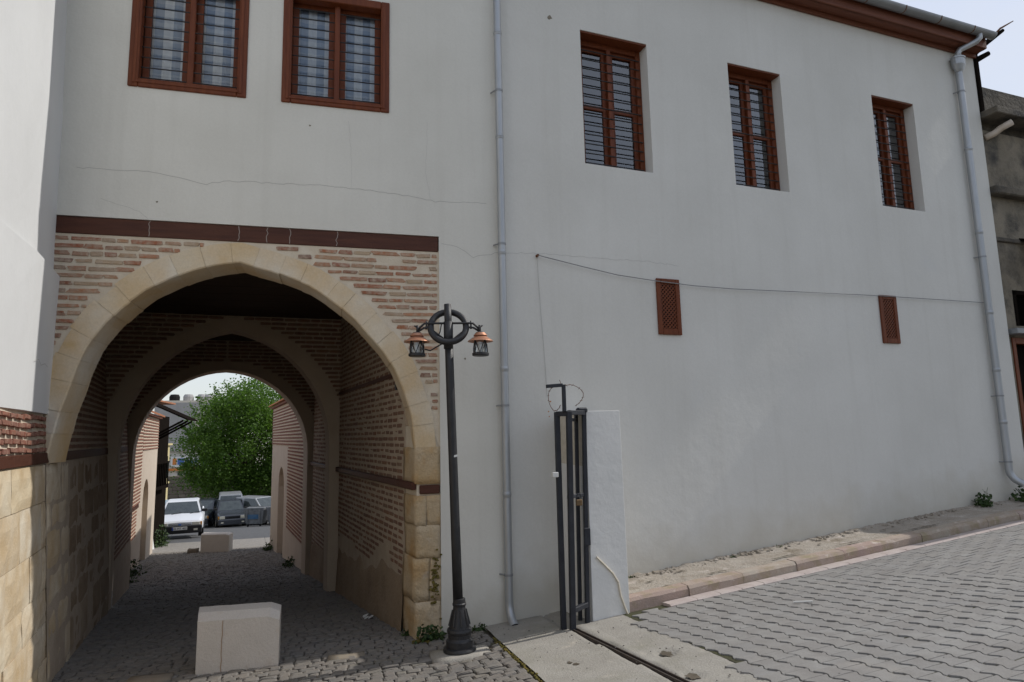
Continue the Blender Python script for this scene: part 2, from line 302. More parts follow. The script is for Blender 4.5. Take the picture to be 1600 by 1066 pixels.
def wpos(o):
    p = Vector((0, 0, 0))
    while o is not None: p += o.location; o = o.parent
    return p
def link(name, me, parent=None, mw=None):
    o = bpy.data.objects.new(name, me); C.objects.link(o)
    mw = (mw or Matrix.Identity(4)).copy()
    if parent is not None:
        o.parent = parent; mw.translation = mw.translation-wpos(parent)      # parents are never rotated or scaled
    o.matrix_basis = mw
    return o
def thing(name, label, cat, loc=(0, 0, 0), group=None):
    o = bpy.data.objects.new(name, None); C.objects.link(o); o.location = loc; o.empty_display_size = .2
    return tag(o, label, cat, group)
def tag(o, label, cat, group=None):
    o['label'] = label; o['category'] = cat
    if group: o['group'] = group
    return o
def structure(o): o['kind'] = 'structure'; return o
def stuff(o): o['kind'] = 'stuff'; return o
def axes(o, ex, ey, ez):
    m = Matrix((ex, ey, ez)).transposed().to_4x4(); m.translation = o; return m
def piece_meshes(name, m, n=6, bev=.16, jit=.07, keep_top=False):
    """unit-cube pieces with worn edges; scaled per copy"""
    out = []
    for i in range(n):
        bm = bmesh.new(); bmesh.ops.create_cube(bm, size=1)
        bmesh.ops.bevel(bm, geom=bm.edges[:], offset=bev, segments=1, affect='EDGES')
        for v in bm.verts: v.co += Vector((rng.uniform(-jit, jit), rng.uniform(-jit, jit), rng.uniform(-jit, jit)))*(1)
        me = bpy.data.meshes.new(name); bm.to_mesh(me); bm.free(); me.materials.append(M[m]); out.append(me)
    return out
def append_piece(mb, me, mtx):
    n = len(mb.v); mb.v += [tuple(mtx @ v.co) for v in me.vertices]; mb.f += [tuple(i+n for i in p.vertices) for p in me.polygons]
_brickset = {}
def pieces(name, mats, boxes, parent, limit, key, stuff_name, variants=6, **kw):
    """boxes: list of (matrix, importance); the most important become objects, the rest one joined part"""
    k = (name, mats)
    if k not in _brickset: _brickset[k] = piece_meshes(name, mats, variants, **kw)
    ms = _brickset[k]
    boxes = sorted(boxes, key=lambda b: -b[1])
    for mtx, _ in boxes[:limit]: link(name, rng.choice(ms), parent, mtx)
    if boxes[limit:]:
        mb = MB()
        for mtx, _ in boxes[limit:]: append_piece(mb, rng.choice(ms), mtx)
        stuff(mb.build(stuff_name, mats, parent, fix=False))

# ------------------------------------------------------------------ site
ANG, XP = .1024, 1.802
ES = Vector((math.cos(ANG), math.sin(ANG), 0)); EO = Vector((math.sin(ANG), -math.cos(ANG), 0)); EZ = Vector((0, 0, 1))
def RP(s, o, z): return Vector((XP, 0, 0))+ES*s+EO*o+EZ*z        # wing wall: s along, o outwards
TL = .1746
def XR(y): return .84-.1718*y                                     # passage right wall
def XLw(y, z): return -2.41-TL*y-.072*(max(z, -.5)+.5)             # left wall, battered
_ys = [-8, 0, 4.4, 8.2, 12.6, 15.4, 18.5, 21, 24, 33, 38, 45, 60, 85, 300, 1000]
_zs = [.167, -.454, -.88, -1.23, -1.62, -1.83, -2.0, -2.10, -2.38, -3.2, -3.6, -4.3, -5.8, -8, -16, -30]
def zg(x, y):
    b = float(np.interp(y, _ys, _zs)) if y > -8 else .167+(-8-y)*.0776
    fade = 1-min(1, max(0, y/3))
    if x >= .84: return b+.0864*min(x-.84, 40)*fade
    return b-.03*min(2.54, .84-x)*fade

# ground: one sheet to the horizon
def sheet(name, xs, ys, zf, m, parent=None):
    v = [(x, y, zf(x, y)) for y in ys for x in xs]; n = len(xs)
    f = [(j*n+i, j*n+i+1, (j+1)*n+i+1, (j+1)*n+i) for j in range(len(ys)-1) for i in range(n-1)]
    mb = MB(); mb.v = v; mb.f = f; return mb.build(name, m, parent, smooth=True, fix=False)
gx = [-900, -300, -100, -50, -30, -20, -12, -8, -6]+[i*.5 for i in range(-10, 26)]+[14, 18, 24, 32, 45, 80, 200, 900]
gy = [-900, -300, -100, -50, -30, -20, -14, -10]+[i*.5 for i in range(-17, 62)]+[33, 36, 38, 40, 45, 52, 60, 72, 85, 120, 200, 300, 600, 1000]
structure(sheet('ground', gx, gy, lambda x, y: zg(x, y)-.05, 'earth'))
# square beyond the passage
structure(sheet('square', [-30, -20, -12, -8, -6, -4, -2, 0, 4, 10], [19.5, 21, 22.5, 24, 27, 30, 33, 38, 45], lambda x, y: zg(x, y)-.012, 'shaded_paving'))

# ------------------------------------------------------------------ cobbled passage floor
def sphere_share(p): d = (Vector(p)-Vector((0, -7, 1.6))).length; return 1/d/d
def cobbles():
    bed = structure(sheet('cobbled_lane', [i*.35 for i in range(-17, 5)]+[1.51], [i*.4 for i in range(-17, 50)], lambda x, y: zg(x, y)-.022, 'dirt'))
    bx = []
    y = -4.4
    while y < 16.2:
        h = rng.uniform(.075, .105) if y < 3 else rng.uniform(.085, .12)
        xl = max(-2.47-TL*y-.3, -6.1); xr = 1.50 if y < -.05 else XR(y)+.05
        if y > 8: xl -= .3
        x = xl+rng.uniform(0, .1)
        while x < xr-.05:
            l = rng.uniform(.085, .155)
            if x+l > xr: l = xr-x
            yy = y+.012*math.sin(x*3+y)+rng.uniform(-.006, .006)
            c = Vector((x+l/2, yy+h/2, 0)); 
            if l > .05 and not ((c.x-1.14)**2/.09+(c.y+.86)**2/.05 < 1):
                z = zg(c.x, c.y); zx = (zg(c.x+.1, c.y)-zg(c.x-.1, c.y))/.2; zy = (zg(c.x, c.y+.1)-zg(c.x, c.y-.1))/.2
                a = rng.uniform(-.10, .10)
                ex = Vector((math.cos(a), math.sin(a), zx+rng.uniform(-.04, .04)))*(l-.008); ey = Vector((-math.sin(a), math.cos(a), zy+rng.uniform(-.04, .04)))*(h-.008)
                vis = sphere_share((c.x, c.y, z)) if (c.y > -2.6 or c.x > 0) else 0
                if c.y > 0: vis *= .6
                bx.append((axes((c.x, c.y, z-.022+rng.uniform(-.004, .005)), ex, ey, Vector((0, 0, .06))), vis))
            x += l+.004
        y += h+.003
    pieces('cobble', 'cobble', bx, bed, 300, None, 'cobble_field', 8, bev=.13, jit=.06)
cobbles()
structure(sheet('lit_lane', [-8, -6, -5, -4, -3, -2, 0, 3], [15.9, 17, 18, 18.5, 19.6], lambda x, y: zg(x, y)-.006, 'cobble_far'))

# ------------------------------------------------------------------ paved road of interlocking blocks
def paver_zig(o):                                               # trapezoid wave, period .165
    t = (o/.165) % 1.
    w = .0175
    if t < .18: return -w
    if t < .32: return -w+2*w*(t-.18)/.14
    if t < .68: return w
    if t < .82: return w-2*w*(t-.68)/.14
    return -w
def rz(s, o): p = RP(s, o, 0); return zg(p.x, p.y)
def road():
    bed = sheet('paved_road', [2.845]+[3+i*.5 for i in range(0, 36)], [-30, -20, -14, -10]+[-8+i*.4 for i in range(0, 20)]+[.5, 1, 1.6], lambda x, y: zg(x, y)-.0078, 'moss_joint')
    structure(bed)
    pit = .165; boxes = []
    prof = [-.0825+.0825*2*k/12 for k in range(13)]
    variants = {}
    def paver_mesh(par, k):
        if (par, k) in variants: return variants[(par, k)]
        g = .0066; h_ = .0024; mb = MB(); os = [0, .18*.165-.03+.0, ]
        # half-widths: wide (.1) at the ends, narrow (.066) at the waist
        pts = [(-.0825+g, .0965), (-.061, .0965), (-.0215, .0685), (.0215, .0685), (.061, .0965), (.0825-g, .0965)]
        out = [(w_-h_, o_) for o_, w_ in pts]+[(-(w_-h_), o_) for o_, w_ in reversed(pts)]
        jz = [rng.uniform(-.0015, .0015) for _ in range(3)]
        n = len(out); ch = .003
        top = [(s_*(1-ch/.08), o_*(1-ch/.08), .0+jz[0]*s_*10+jz[1]*o_*10) for s_, o_ in out]
        low = [(s_, o_, -.006) for s_, o_ in out]; bot = [(s_, o_, -.04) for s_, o_ in out]
        mb.v = top+low+bot
        mb.f = [tuple(range(n))]+[(i, n+i, n+(i+1) % n, (i+1) % n) for i in range(n)]+[(n+i, 2*n+i, 2*n+(i+1) % n, n+(i+1) % n) for i in range(n)]
        me = mb.mesh('paver', 'paver'); variants[(par, k)] = me; return me
    for k in range(4): paver_mesh(0, k)
    for i in range(-8, 80):
        for j in range(0, 48):
            s = 1.573+pit*(i)+0.0; o = .87+pit*(j+(.5 if i % 2 else 0))
            p = RP(s, o, 0)
            if p.x < 2.82 or p.y < -7.2: continue
            z = zg(p.x, p.y)+rng.uniform(-.003, .003)
            a = (rz(s+.1, o)-rz(s-.1, o))/.2; b = (rz(s, o+.1)-rz(s, o-.1))/.2
            m = axes(p+EZ*z, ES+EZ*(a+rng.uniform(-.012, .012)), EO+EZ*(b+rng.uniform(-.012, .012)), Vector((0, 0, 1)))
            # in the picture: right of the lower frame edge
            vx = p-Vector((0, -7, 1.6)); ok = (vx.y > 2.2+0*p.x)
            cam = sc.camera.matrix_world.inverted() @ (p+EZ*z)
            u, v_ = cam.x/-cam.z, cam.y/-cam.z
            inside = cam.z < 0 and abs(u) < .80 and abs(v_) < .535
            boxes.append((m, (1/cam.length**2.6 if inside else 0)))
    ms = [variants[(0, k)] for k in range(4)]
    boxes.sort(key=lambda b: -b[1])
    for m, _ in boxes[:300]: link('paver', rng.choice(ms), bed, m)
    mb = MB()
    for m, _ in boxes[300:]: append_piece(mb, rng.choice(ms), m)
    stuff(mb.build('paver_field', 'paver', bed, fix=False))
road()

# kerb stones, gutter slabs, sidewalk
def kerb():
    k = structure(thing('kerb', '', '')); del k['label'], k['category']
    s = 1.07; i = 0
    cuts = [1.07, 1.80, 2.52, 3.28, 4.02, 4.68, 5.34, 6.0, 6.6, 7.25, 7.95, 8.7, 9.5, 10.3, 11.1, 11.9, 12.7, 13.5]
    for a, b in zip(cuts, cuts[1:]):
        a += .004; b -= .004
        o0, o1 = .55+rng.uniform(-.004, .004), .70+rng.uniform(-.008, .008)
        def zt(q): return rz(q, .7)+.122+rng.uniform(-.003, .003)
        za, zb = zt(a), zt(b)
        prof = lambda q, z: [RP(q, o0, z-.3), RP(q, o1+.012, z-.3), RP(q, o1, z-.03), RP(q, o1-.025, z), RP(q, o0, z+.004)]
        mb = MB(); A, B = prof(a, za), prof(b, zb); n = 5; mids = []
        secs = [A]
        for t in (.25, .5, .75):
            secs.append([p.lerp(q, t)+EO*rng.uniform(-.005, .005)+EZ*rng.uniform(-.004, .004) for p, q in zip(A, B)])
        secs.append(B)
        for sec in secs: mb.v += [tuple(p) for p in sec]
        for r_ in range(4): mb.f += [(r_*n+i, r_*n+(i+1) % n, (r_+1)*n+(i+1) % n, (r_+1)*n+i) for i in range(n)]
        mb.f += [tuple(range(n)), tuple(range(4*n, 5*n))]
        mb.build('kerb_stone', 'kerb', k)
    g = structure(thing('gutter', '', '')); del g['label'], g['category']
    s = 1.45
    while s < 13:
        l = rng.uniform(.28, .34); a, b = s+.004, s+l-.004
        mb = MB(); A = [(.715, .020), (.845, .018), (.868, .004), (.868, -.08), (.715, -.08)]
        for q in (a, b): mb.v += [tuple(RP(q, o, rz(q, o)+z+rng.uniform(-.002, .002))) for o, z in A]
        mb.f = [(0, 1, 6, 5), (1, 2, 7, 6), (2, 3, 8, 7), (3, 4, 9, 8), (4, 0, 5, 9), (0, 4, 3, 2, 1), (5, 6, 7, 8, 9)]
        mb.build('gutter_slab', 'gutter', g); s += l
    ss = np.arange(.9, 13.6, .07); os_ = np.arange(-.05, .56, .05); mb = MB()
    from mathutils import noise as mn
    for o in os_:
        for q in ss:
            p = RP(q, o, 0)
            nz = mn.noise(Vector((q*2.2, o*3, 1)))*.012+mn.noise(Vector((q*9, o*11, 3)))*.008
            if o < .2: nz += max(0, mn.noise(Vector((q*6, o*8, 7))))*.055*(1-o/.2)+.012*(1-o/.2)
            mb.v.append((p.x, p.y, rz(q, .7)+.118-.0+nz+(.7-o)*.012))
    n = len(ss)
    mb.f = [(j*n+i, j*n+i+1, (j+1)*n+i+1, (j+1)*n+i) for j in range(len(os_)-1) for i in range(n-1)]
    sw = structure(mb.build('sidewalk', 'sidewalk', None, smooth=False))
    ms = piece_meshes('rubble_lump', 'sidewalk', 5, .2, .12); mb = MB()
    for i in range(420):
        q = rng.uniform(1.08, 9); o = abs(rng.gauss(0, .07))+.005; l = rng.uniform(.012, .05)*(1.2-o*1.5)
        if o > .4: continue
        a = rng.uniform(0, 3.1); p = RP(q, o, rz(q, .7)+.125+.012)
        append_piece(mb, rng.choice(ms), axes(p, Vector((math.cos(a), math.sin(a), rng.uniform(-.3, .3)))*l, Vector((-math.sin(a), math.cos(a), rng.uniform(-.3, .3)))*l*.8, Vector((0, 0, l*.6))))
    stuff(mb.build('rubble_edge', 'sidewalk', sw, fix=False))
    for c, l, o_ in ((2.35, .34, .50), (3.3, .5, .47), (4.35, .55, .49), (5.6, .7, .50), (1.55, .12, .33), (2.05, .22, .2), (4.05, .08, .3), (5.2, .16, .27), (7.9, .5, .42)):
        q = MB(); k = 12; up = []; dn = []
        for i in range(k+1):
            ss_ = c-l/2+l*i/k; w_ = .014*math.sin(math.pi*i/k)*rng.uniform(.4, 1.3)+.001; oo = o_+rng.uniform(-.008, .008); z_ = rz(ss_, .7)+.122+(.7-oo)*.012+.013
            up.append(RP(ss_, oo+w_, z_)); dn.append(RP(ss_, oo-w_, z_))
        for i in range(k): q.quad(up[i], up[i+1], dn[i+1], dn[i])
        q.build('dirt_crack', 'dirt', sw, fix=False)
kerb()

def apron():
    from mathutils import noise as mn
    xs = np.arange(1.545, 2.86, .035); ys = np.arange(-6.0, .08, .035); n = len(xs); mb = MB()
    pots = [(2.58, -2.02, .07, .03), (2.46, -2.62, .07, .02), (1.86, -1.75, .03, .012), (1.89, -1.82, .03, .012)]
    for y in ys:
        for x in xs:
            z = zg(x, y)-.002+mn.noise(Vector((x*2, y*2, 0)))*.008+mn.noise(Vector((x*14, y*14, 0)))*.003
            if x > 2.40: z += -.006+mn.noise(Vector((x*25, y*25, 5)))*.004
            for px, py, r, d in pots:
                q = ((x-px)**2+((y-py)*.8)**2)**.5/r
                if q < 1.3: z -= d*max(0, 1-(q/1.3)**3)
            if abs(x-(2.25-.048*(y+.8))) < .035: z -= .03
            mb.v.append((x, y, z))
    mb.f = [(j*n+i, j*n+i+1, (j+1)*n+i+1, (j+1)*n+i) for j in range(len(ys)-1) for i in range(n-1)]
    ap = structure(mb.build('concrete_apron', 'concrete', None, smooth=True, fix=False))
    for px, py, r, d in pots:
        q = MB(); k = 14; rr = [r*rng.uniform(.5, .95) for _ in range(k)]
        q.v = [(px, py, zg(px, py)-d*.55)]+[(px+rr[i]*math.cos(2*math.pi*i/k), py+rr[i]*1.2*math.sin(2*math.pi*i/k), zg(px, py)-d*.55) for i in range(k)]
        q.f = [(0, 1+i, 1+(i+1) % k) for i in range(k)]; q.build('pothole_dirt', 'dirt', ap, fix=False)
    # steel gate track let into it
    mb = MB()
    for dx in (-.026, .014):
        pth = []
        for i in range(14):
            y = -.78-i*.4; x = 2.25-.048*(y+.8)+dx
            pth.append((x, y, zg(x, y)))
        for a, b in zip(pth, pth[1:]):
            mb.fbox((a[0], a[1], a[2]-.04), Vector(b)-Vector(a), (.010, 0, 0), (0, 0, .048))
    tag(mb.build('gate_track', 'gate_track'), 'rusty steel gate track sunk across the concrete apron', 'gate track')
apron()

# ------------------------------------------------------------------ the plastered building
inner = [(-2.44, -.6), (-2.50, .9), (-2.538, 1.52), (-2.48, 1.85), (-2.413, 2.084), (-2.355, 2.32), (-2.271, 2.535), (-2.132, 2.748), (-1.997, 2.903), (-1.799, 3.076), (-1.582, 3.207), (-1.40, 3.292), (-1.235, 3.348), (-1.08, 3.383), (-.953, 3.40),
         (-.798, 3.352), (-.65, 3.318), (-.509, 3.269), (-.284, 3.186), (-.128, 3.089), (.05, 2.953), (.209, 2.817), (.363, 2.648), (.504, 2.485), (.616, 2.301), (.694, 2.116), (.761, 1.912), (.80, 1.749), (.83, 1.45), (.84, 1.07), (.84, -.6)]
outr = [(-2.75, 1.5), (-2.72, 2.0), (-2.62, 2.3), (-2.532, 2.506), (-2.408, 2.705), (-2.258, 2.939), (-2.112, 3.077), (-1.988, 3.194), (-1.799, 3.315), (-1.621, 3.422), (-1.431, 3.498), (-1.255, 3.554), (-1.0, 3.595),
        (-.75, 3.575), (-.463, 3.494), (-.178, 3.356), (.159, 3.168), (.387, 2.974), (.57, 2.769), (.659, 2.632), (.843, 2.302), (.959, 1.978), (1.03, 1.70), (1.07, 1.5)]
_ox = np.array([p[0] for p in outr]); _oz = np.array([p[1] for p in outr])
def zout(x): return float(np.interp(x, _ox, _oz))
def arclen(pts):
    a = np.array(pts); d = np.r_[0, np.cumsum(np.hypot(*np.diff(a, axis=0).T))]; return a, d
def along(pts, t):
    a, d = arclen(pts); return float(np.interp(t*d[-1], d, a[:, 0])), float(np.interp(t*d[-1], d, a[:, 1]))

B = thing('plastered_building', 'long grey plastered building with arched passage, brown windows and lattice vents', 'building', (0, 0, -.45))

def wall_holes(x0, x1, z0, z1, holes, fn, depth, step=.6):
    """front sheet with rectangular openings and their reveals; fn(x, depth, z) -> world"""
    xs = sorted({x0, x1, *[h[0] for h in holes], *[h[1] for h in holes]}); zs = sorted({z0, z1, *[h[2] for h in holes], *[h[3] for h in holes]})
    mb = MB()
    for a, b in zip(xs, xs[1:]):
        for c, d in zip(zs, zs[1:]):
            if any(h[0] <= (a+b)/2 <= h[1] and h[2] <= (c+d)/2 <= h[3] for h in holes): continue
            mb.quad(fn(a, 0, c), fn(b, 0, c), fn(b, 0, d), fn(a, 0, d))
    for h in holes:
        a, b, c, d = h
        for p, q in (((a, c), (b, c)), ((b, c), (b, d)), ((b, d), (a, d)), ((a, d), (a, c))):
            mb.quad(fn(p[0], 0, p[1]), fn(p[0], depth, p[1]), fn(q[0], depth, q[1]), fn(q[0], 0, q[1]))
    return mb
LF = lambda x, d, z: Vector((x, d, z))
WF = lambda s, d, z: RP(s, -d, z)
EAVE = 7.81
Lwin = [(-2.081, -.953, 5.187, 6.53), (-.601, .547, 5.187, 6.53)]
mb = wall_holes(-2.9, XP, 3.79, EAVE, [(a+.03, b-.03, c+.03, d-.03) for a, b, c, d in Lwin], LF, .28)
mb.build('passage_front_wall', 'plaster', B, fix=False)
mb = MB(); mb.quad((1.10, 0, -.7), (XP, 0, -.7), (XP, 0, 3.79), (1.10, 0, 3.79)); mb.quad((1.10, 0, -.7), (1.10, .05, -.7), (1.10, .05, 3.79), (1.10, 0, 3.79))
mb.quad((-2.9, 0, 3.79), (1.1, 0, 3.79), (1.1, .06, 3.79), (-2.9, .06, 3.79))
mb.build('pier_plaster', 'plaster', B, fix=False)
Rwin = [(1.139, 2.12, 4.865, 6.648), (3.432, 4.362, 4.865, 6.648), (6.156, 7.062, 4.865, 6.648)]
SEND = 8.66
mb = wall_holes(0, SEND, -.6, EAVE, Rwin, WF, .20)
mb.quad(WF(SEND, 0, -.6), WF(SEND, 8, -.6), WF(SEND, 8, EAVE), WF(SEND, 0, EAVE))
mb.build('wing_front_wall', 'plaster_wing', B, fix=False)

# spandrel behind the arch: mortar, bricks, voussoirs, lintel
mb = MB(); xs = np.linspace(-2.9, 1.10, 60)
for a, b in zip(xs, xs[1:]):
    for k in range(4):
        za0, zb0 = zout(a)-.05, zout(b)-.05; f = lambda z0, t: z0+(3.63-z0)*t
        mb.quad((a, .022, f(za0, k/4)), (b, .022, f(zb0, k/4)), (b, .022, f(zb0, (k+1)/4)), (a, .022, f(za0, (k+1)/4)))
sp = mb.build('spandrel_wall', 'mortar', B, fix=False)
boxes = []
z = 3.565
while z > 1.88:
    h = rng.uniform(.033, .042)
    for side in (0, 1):
        if side: # right of crown
            x0 = -.95
            for t in np.linspace(-.95, 1.10, 200):
                if zout(t) < z-.02: x0 = t+.02; break
            else: x0 = 1.1
            x1 = 1.075
        else:
            x0 = -2.66; x1 = -2.7
            for t in np.linspace(-.95, -2.75, 200):
                if zout(t) < z-.02: x1 = t-.02; break
        if z < 2.28: 
            if not side: continue
        x = x0+rng.uniform(0, .03)
        while x < x1-.03:
            l = rng.choice((.10, .13, .15, .16, .17, .20, .25, .28))*rng.uniform(.9, 1.1)
            if z < 2.25: l *= .62
            if x+l > x1: l = x1-x
            if l < .03: break
            if rng.random() > .04:
                hh = h*rng.uniform(.85, 1.1)
                m = axes((x+l/2, .0345+rng.uniform(-.003, .003), z+rng.uniform(-.004, .004)), Vector((l, 0, rng.uniform(-.012, .012)*l*4)), Vector((0, .045, 0)), Vector((0, 0, hh)))
                boxes.append((m, 1))
            x += l+rng.uniform(.008, .024)
    z -= .0735 if z > 2.3 else .07
pieces('brick', 'brick', boxes, sp, 300, None, 'brick_rest', 12, bev=.09, jit=.085)

ring = [p for p in inner if p[1] > 1.5] 
ring = [(-2.55, 1.415)]+ring[1:]+[(.83, 1.45)]
def voussoirs():
    a, d = arclen(ring); n = 23
    t = [i/n for i in range(n+1)]
    t = [0]+[min(max(x+rng.uniform(-.006, .006), 0), 1) for x in t[1:-1]]+[1]
    def nrm(q):
        p0 = along(ring, max(q-.012, 0)); p1 = along(ring, min(q+.012, 1)); v = Vector((p1[0]-p0[0], 0, p1[1]-p0[1])).normalized(); return Vector((-v.z, 0, v.x))
    for q0, q1 in zip(t, t[1:]):
        mb = MB(); secs = []
        qs = np.linspace(q0+.00016, q1-.00016, 4); th = rng.uniform(.20, .235); y0 = .006+rng.uniform(-.004, .005); ji = rng.uniform(-.007, .005)
        for q in qs:
            x, z_ = along(ring, q); nv = nrm(q); p = Vector((x, 0, z_))+nv*ji
            to = th
            po = p+nv*to
            if po.z > 3.605: po = p+nv*max(.05, (3.605-p.z)/max(nv.z, .3))
            secs.append([p+nv*.012+Vector((0, y0, 0)), p+Vector((0, y0+.012, 0)), p+Vector((0, .47+rng.uniform(-.01, .01), 0)), po+Vector((0, .47, 0)), po+Vector((0, y0+.004, 0))])
        for s_ in secs: mb.v += [tuple(p) for p in s_]
        n5 = 5
        for r_ in range(3): mb.f += [(r_*n5+i, r_*n5+(i+1) % n5, (r_+1)*n5+(i+1) % n5, (r_+1)*n5+i) for i in range(n5)]
        mb.f += [tuple(range(5)), tuple(range(15, 20))]
        mb.build('voussoir', 'voussoir', B)
voussoirs()
mb = MB().box(-2.9, 1.092, .010, .40, 3.615, 3.788); lin = mb.build('lintel_beam', 'timber', B, bevel=.006)
for px, zz in ((-1.81, 0), (-.98, 0), (-.70, 0), (-.47, 0), (.0, 0)):
    pts = [(px+rng.uniform(-.012, .012), .0075, 3.62+.165*k/5) for k in range(6)]
    mb = MB()
    for p, q in zip(pts, pts[1:]): mb.quad((p[0]-.0035, p[1], p[2]), (p[0]+.0035, p[1], p[2]), (q[0]+.0035, q[1], q[2]), (q[0]-.0035, q[1], q[2]))
    mb.build('lime_streak', 'pale_crack', lin, fix=False)

# right pier: stones with the timber tie between
def rough_block(name, m, parent, x0, x1, y0, y1, z0, z1, amp=.012, div=3, shear=0., bev=.035):
    bm = bmesh.new(); bmesh.ops.create_cube(bm, size=1)
    bmesh.ops.bevel(bm, geom=bm.edges[:], offset=bev, segments=2, affect='EDGES')
    bmesh.ops.subdivide_edges(bm, edges=[e for e in bm.edges if e.calc_length() > .3], cuts=div, use_grid_fill=True)
    from mathutils import noise as mn
    off = rng.uniform(0, 50)
    for v in bm.verts:
        c = v.co; p = Vector((x0+(c.x+.5)*(x1-x0), y0+(c.y+.5)*(y1-y0), z0+(c.z+.5)*(z1-z0)))
        p += Vector([mn.noise(p*5+Vector((off+k*9, 0, 0)))*amp for k in range(3)])
        p.x += shear*(p.y-y0); v.co = p
    me = bpy.data.meshes.new(name); bm.to_mesh(me); bm.free(); me.materials.append(M[m]); me.polygons.foreach_set('use_smooth', [True]*len(me.polygons))
    return link(name, me, parent)
MB().fbox((.852, .03, -.6), (.245, 0, 0), (-.07, .42, 0), (0, 0, 2.3)).build('pier_core', 'mortar', B)
courses = [(-.62, -.10, .836, 1.10), (-.10, .33, .825, 1.105), (.33, .66, .85, 1.10), (.66, .965, .84, 1.105), (1.09, 1.47, .838, 1.10)]
for i, (z0, z1, x0, x1) in enumerate(courses):
    if i in (1, 3):
        xm = x0+(x1-x0)*rng.uniform(.4, .6)
        rough_block('pier_stone', 'old_stone', B, x0, xm-.004, .006, .47, z0+.0002, z1-.0002, .012, 4, -.17, .003); rough_block('pier_stone', 'old_stone', B, xm+.001, x1, .006, .3, z0+.0002, z1-.0002, .012, 4, -.17, .003)
    else: rough_block('pier_stone', 'old_stone', B, x0, x1, .004, .47, z0+.0002, z1-.0002, .012, 5, -.17, .003)
MB().box(.88, 1.093, .0, .3, .985, 1.075).build('tie_beam', 'timber', B, bevel=.008)
MB().fbox((.80, .02, 1.03), (-.1718*7.6, 7.6, 0), (.05, .0086, 0), (0, 0, .075)).build('tie_beam', 'timber', B, bevel=.008)

# passage walls
boxes = []
mb = MB()
for y0, y1 in ((.46, 4.4), (4.85, 7.3)):
    mb.fbox((XR(y0)+.012, y0, -1.6), (XR(y1)-XR(y0), y1-y0, 0), (.4, .07, 0), (0, 0, 5.3))
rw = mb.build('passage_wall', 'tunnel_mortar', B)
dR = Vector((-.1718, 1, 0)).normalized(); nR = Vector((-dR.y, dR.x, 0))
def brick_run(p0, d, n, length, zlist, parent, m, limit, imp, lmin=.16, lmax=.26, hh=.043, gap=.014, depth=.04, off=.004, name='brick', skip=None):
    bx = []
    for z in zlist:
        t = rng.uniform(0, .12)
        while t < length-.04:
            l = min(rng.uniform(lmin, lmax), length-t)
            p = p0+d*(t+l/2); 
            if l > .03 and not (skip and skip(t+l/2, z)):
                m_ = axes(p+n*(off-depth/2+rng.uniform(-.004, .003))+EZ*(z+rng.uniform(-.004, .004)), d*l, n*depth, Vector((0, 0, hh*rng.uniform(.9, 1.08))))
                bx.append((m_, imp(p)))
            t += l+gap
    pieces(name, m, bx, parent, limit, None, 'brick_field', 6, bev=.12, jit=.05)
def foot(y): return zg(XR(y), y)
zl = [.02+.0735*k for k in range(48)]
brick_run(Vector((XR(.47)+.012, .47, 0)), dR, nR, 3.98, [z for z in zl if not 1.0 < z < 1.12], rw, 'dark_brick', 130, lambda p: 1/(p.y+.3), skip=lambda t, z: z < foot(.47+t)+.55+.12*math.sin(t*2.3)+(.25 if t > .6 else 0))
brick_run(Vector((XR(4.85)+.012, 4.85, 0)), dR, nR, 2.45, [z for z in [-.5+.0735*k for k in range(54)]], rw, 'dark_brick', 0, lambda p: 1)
# worn render at the foot of the right wall
from mathutils import noise as mn
for y0, y1 in ((.46, 4.36), (4.8, 7.3)):
    mb = MB(); ys_ = np.arange(y0, y1+.01, .08); nz = 9
    for y in ys_:
        zf = zg(XR(y), y); hh = .62+.16*mn.noise(Vector((y*1.1, 2, 0)))+.10*mn.noise(Vector((y*3.1, 7, 0)))
        for k in range(nz):
            t = k/(nz-1); z = zf-.15+(hh+.15)*t
            off = (.012+.032*(1-t)**.7+.016*mn.noise(Vector((y*2.5, z*3, 1)))+.008*mn.noise(Vector((y*9, z*9, 5))))*(1 if k < nz-1 else -.3)
            mb.v.append((XR(y)+.012-off, y, z))
    mb.f = [(i*nz+k, i*nz+k+1, (i+1)*nz+k+1, (i+1)*nz+k) for i in range(len(ys_)-1) for k in range(nz-1)]
    mb.build('foot_render', 'foot_render', B, smooth=True, fix=False)
# left wall inside
lw = MB()
def LP(y, z, out=0.): return Vector((XLw(y, z), y, z))+Vector((.985, .172, 0))*out
mb = MB()
for y0, y1 in ((.0, 4.2), (4.65, 7.3)):
    for z0, z1 in ((-1.7, -.5), (-.5, 1.5), (1.5, 3.65)):
        mb.quad(LP(y0, z0), LP(y1, z0), LP(y1, z1), LP(y0, z1))
lwall = mb.build('passage_wall', 'tunnel_mortar', B, fix=False)
dL = Vector((-TL, 1, 0)).normalized(); nL = Vector((dL.y, -dL.x, 0))
def lbricks(y0, y1, zs, parent, m, limit):
    bx = []
    for z in zs:
        y = y0+rng.uniform(0, .1)
        while y < y1-.05:
            l = min(rng.uniform(.15, .25), y1-y)
            p = LP(y+l/2, z, -.012+rng.uniform(-.004, .004)); bx.append((axes(p, dL*l, nL*.04, Vector((-.072*.043, 0, .043))), 1/(abs(y)+.3))); y += l+.015
    pieces('brick', m, bx, parent, limit, None, 'brick_field', 6, bev=.12, jit=.05)
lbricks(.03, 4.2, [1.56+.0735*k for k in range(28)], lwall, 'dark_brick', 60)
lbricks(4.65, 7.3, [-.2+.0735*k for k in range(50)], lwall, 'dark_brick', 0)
def left_tie(y0, y1, parent): 
    a, b = LP(y0, 1.42, -.05), LP(y1, 1.42, -.05); return MB().fbox(a, b-a, Vector((.985, .172, 0))*.062, (-.006, 0, .095)).build('tie_beam', 'timber', parent, bevel=.006)
left_tie(.0, 7.3, B)
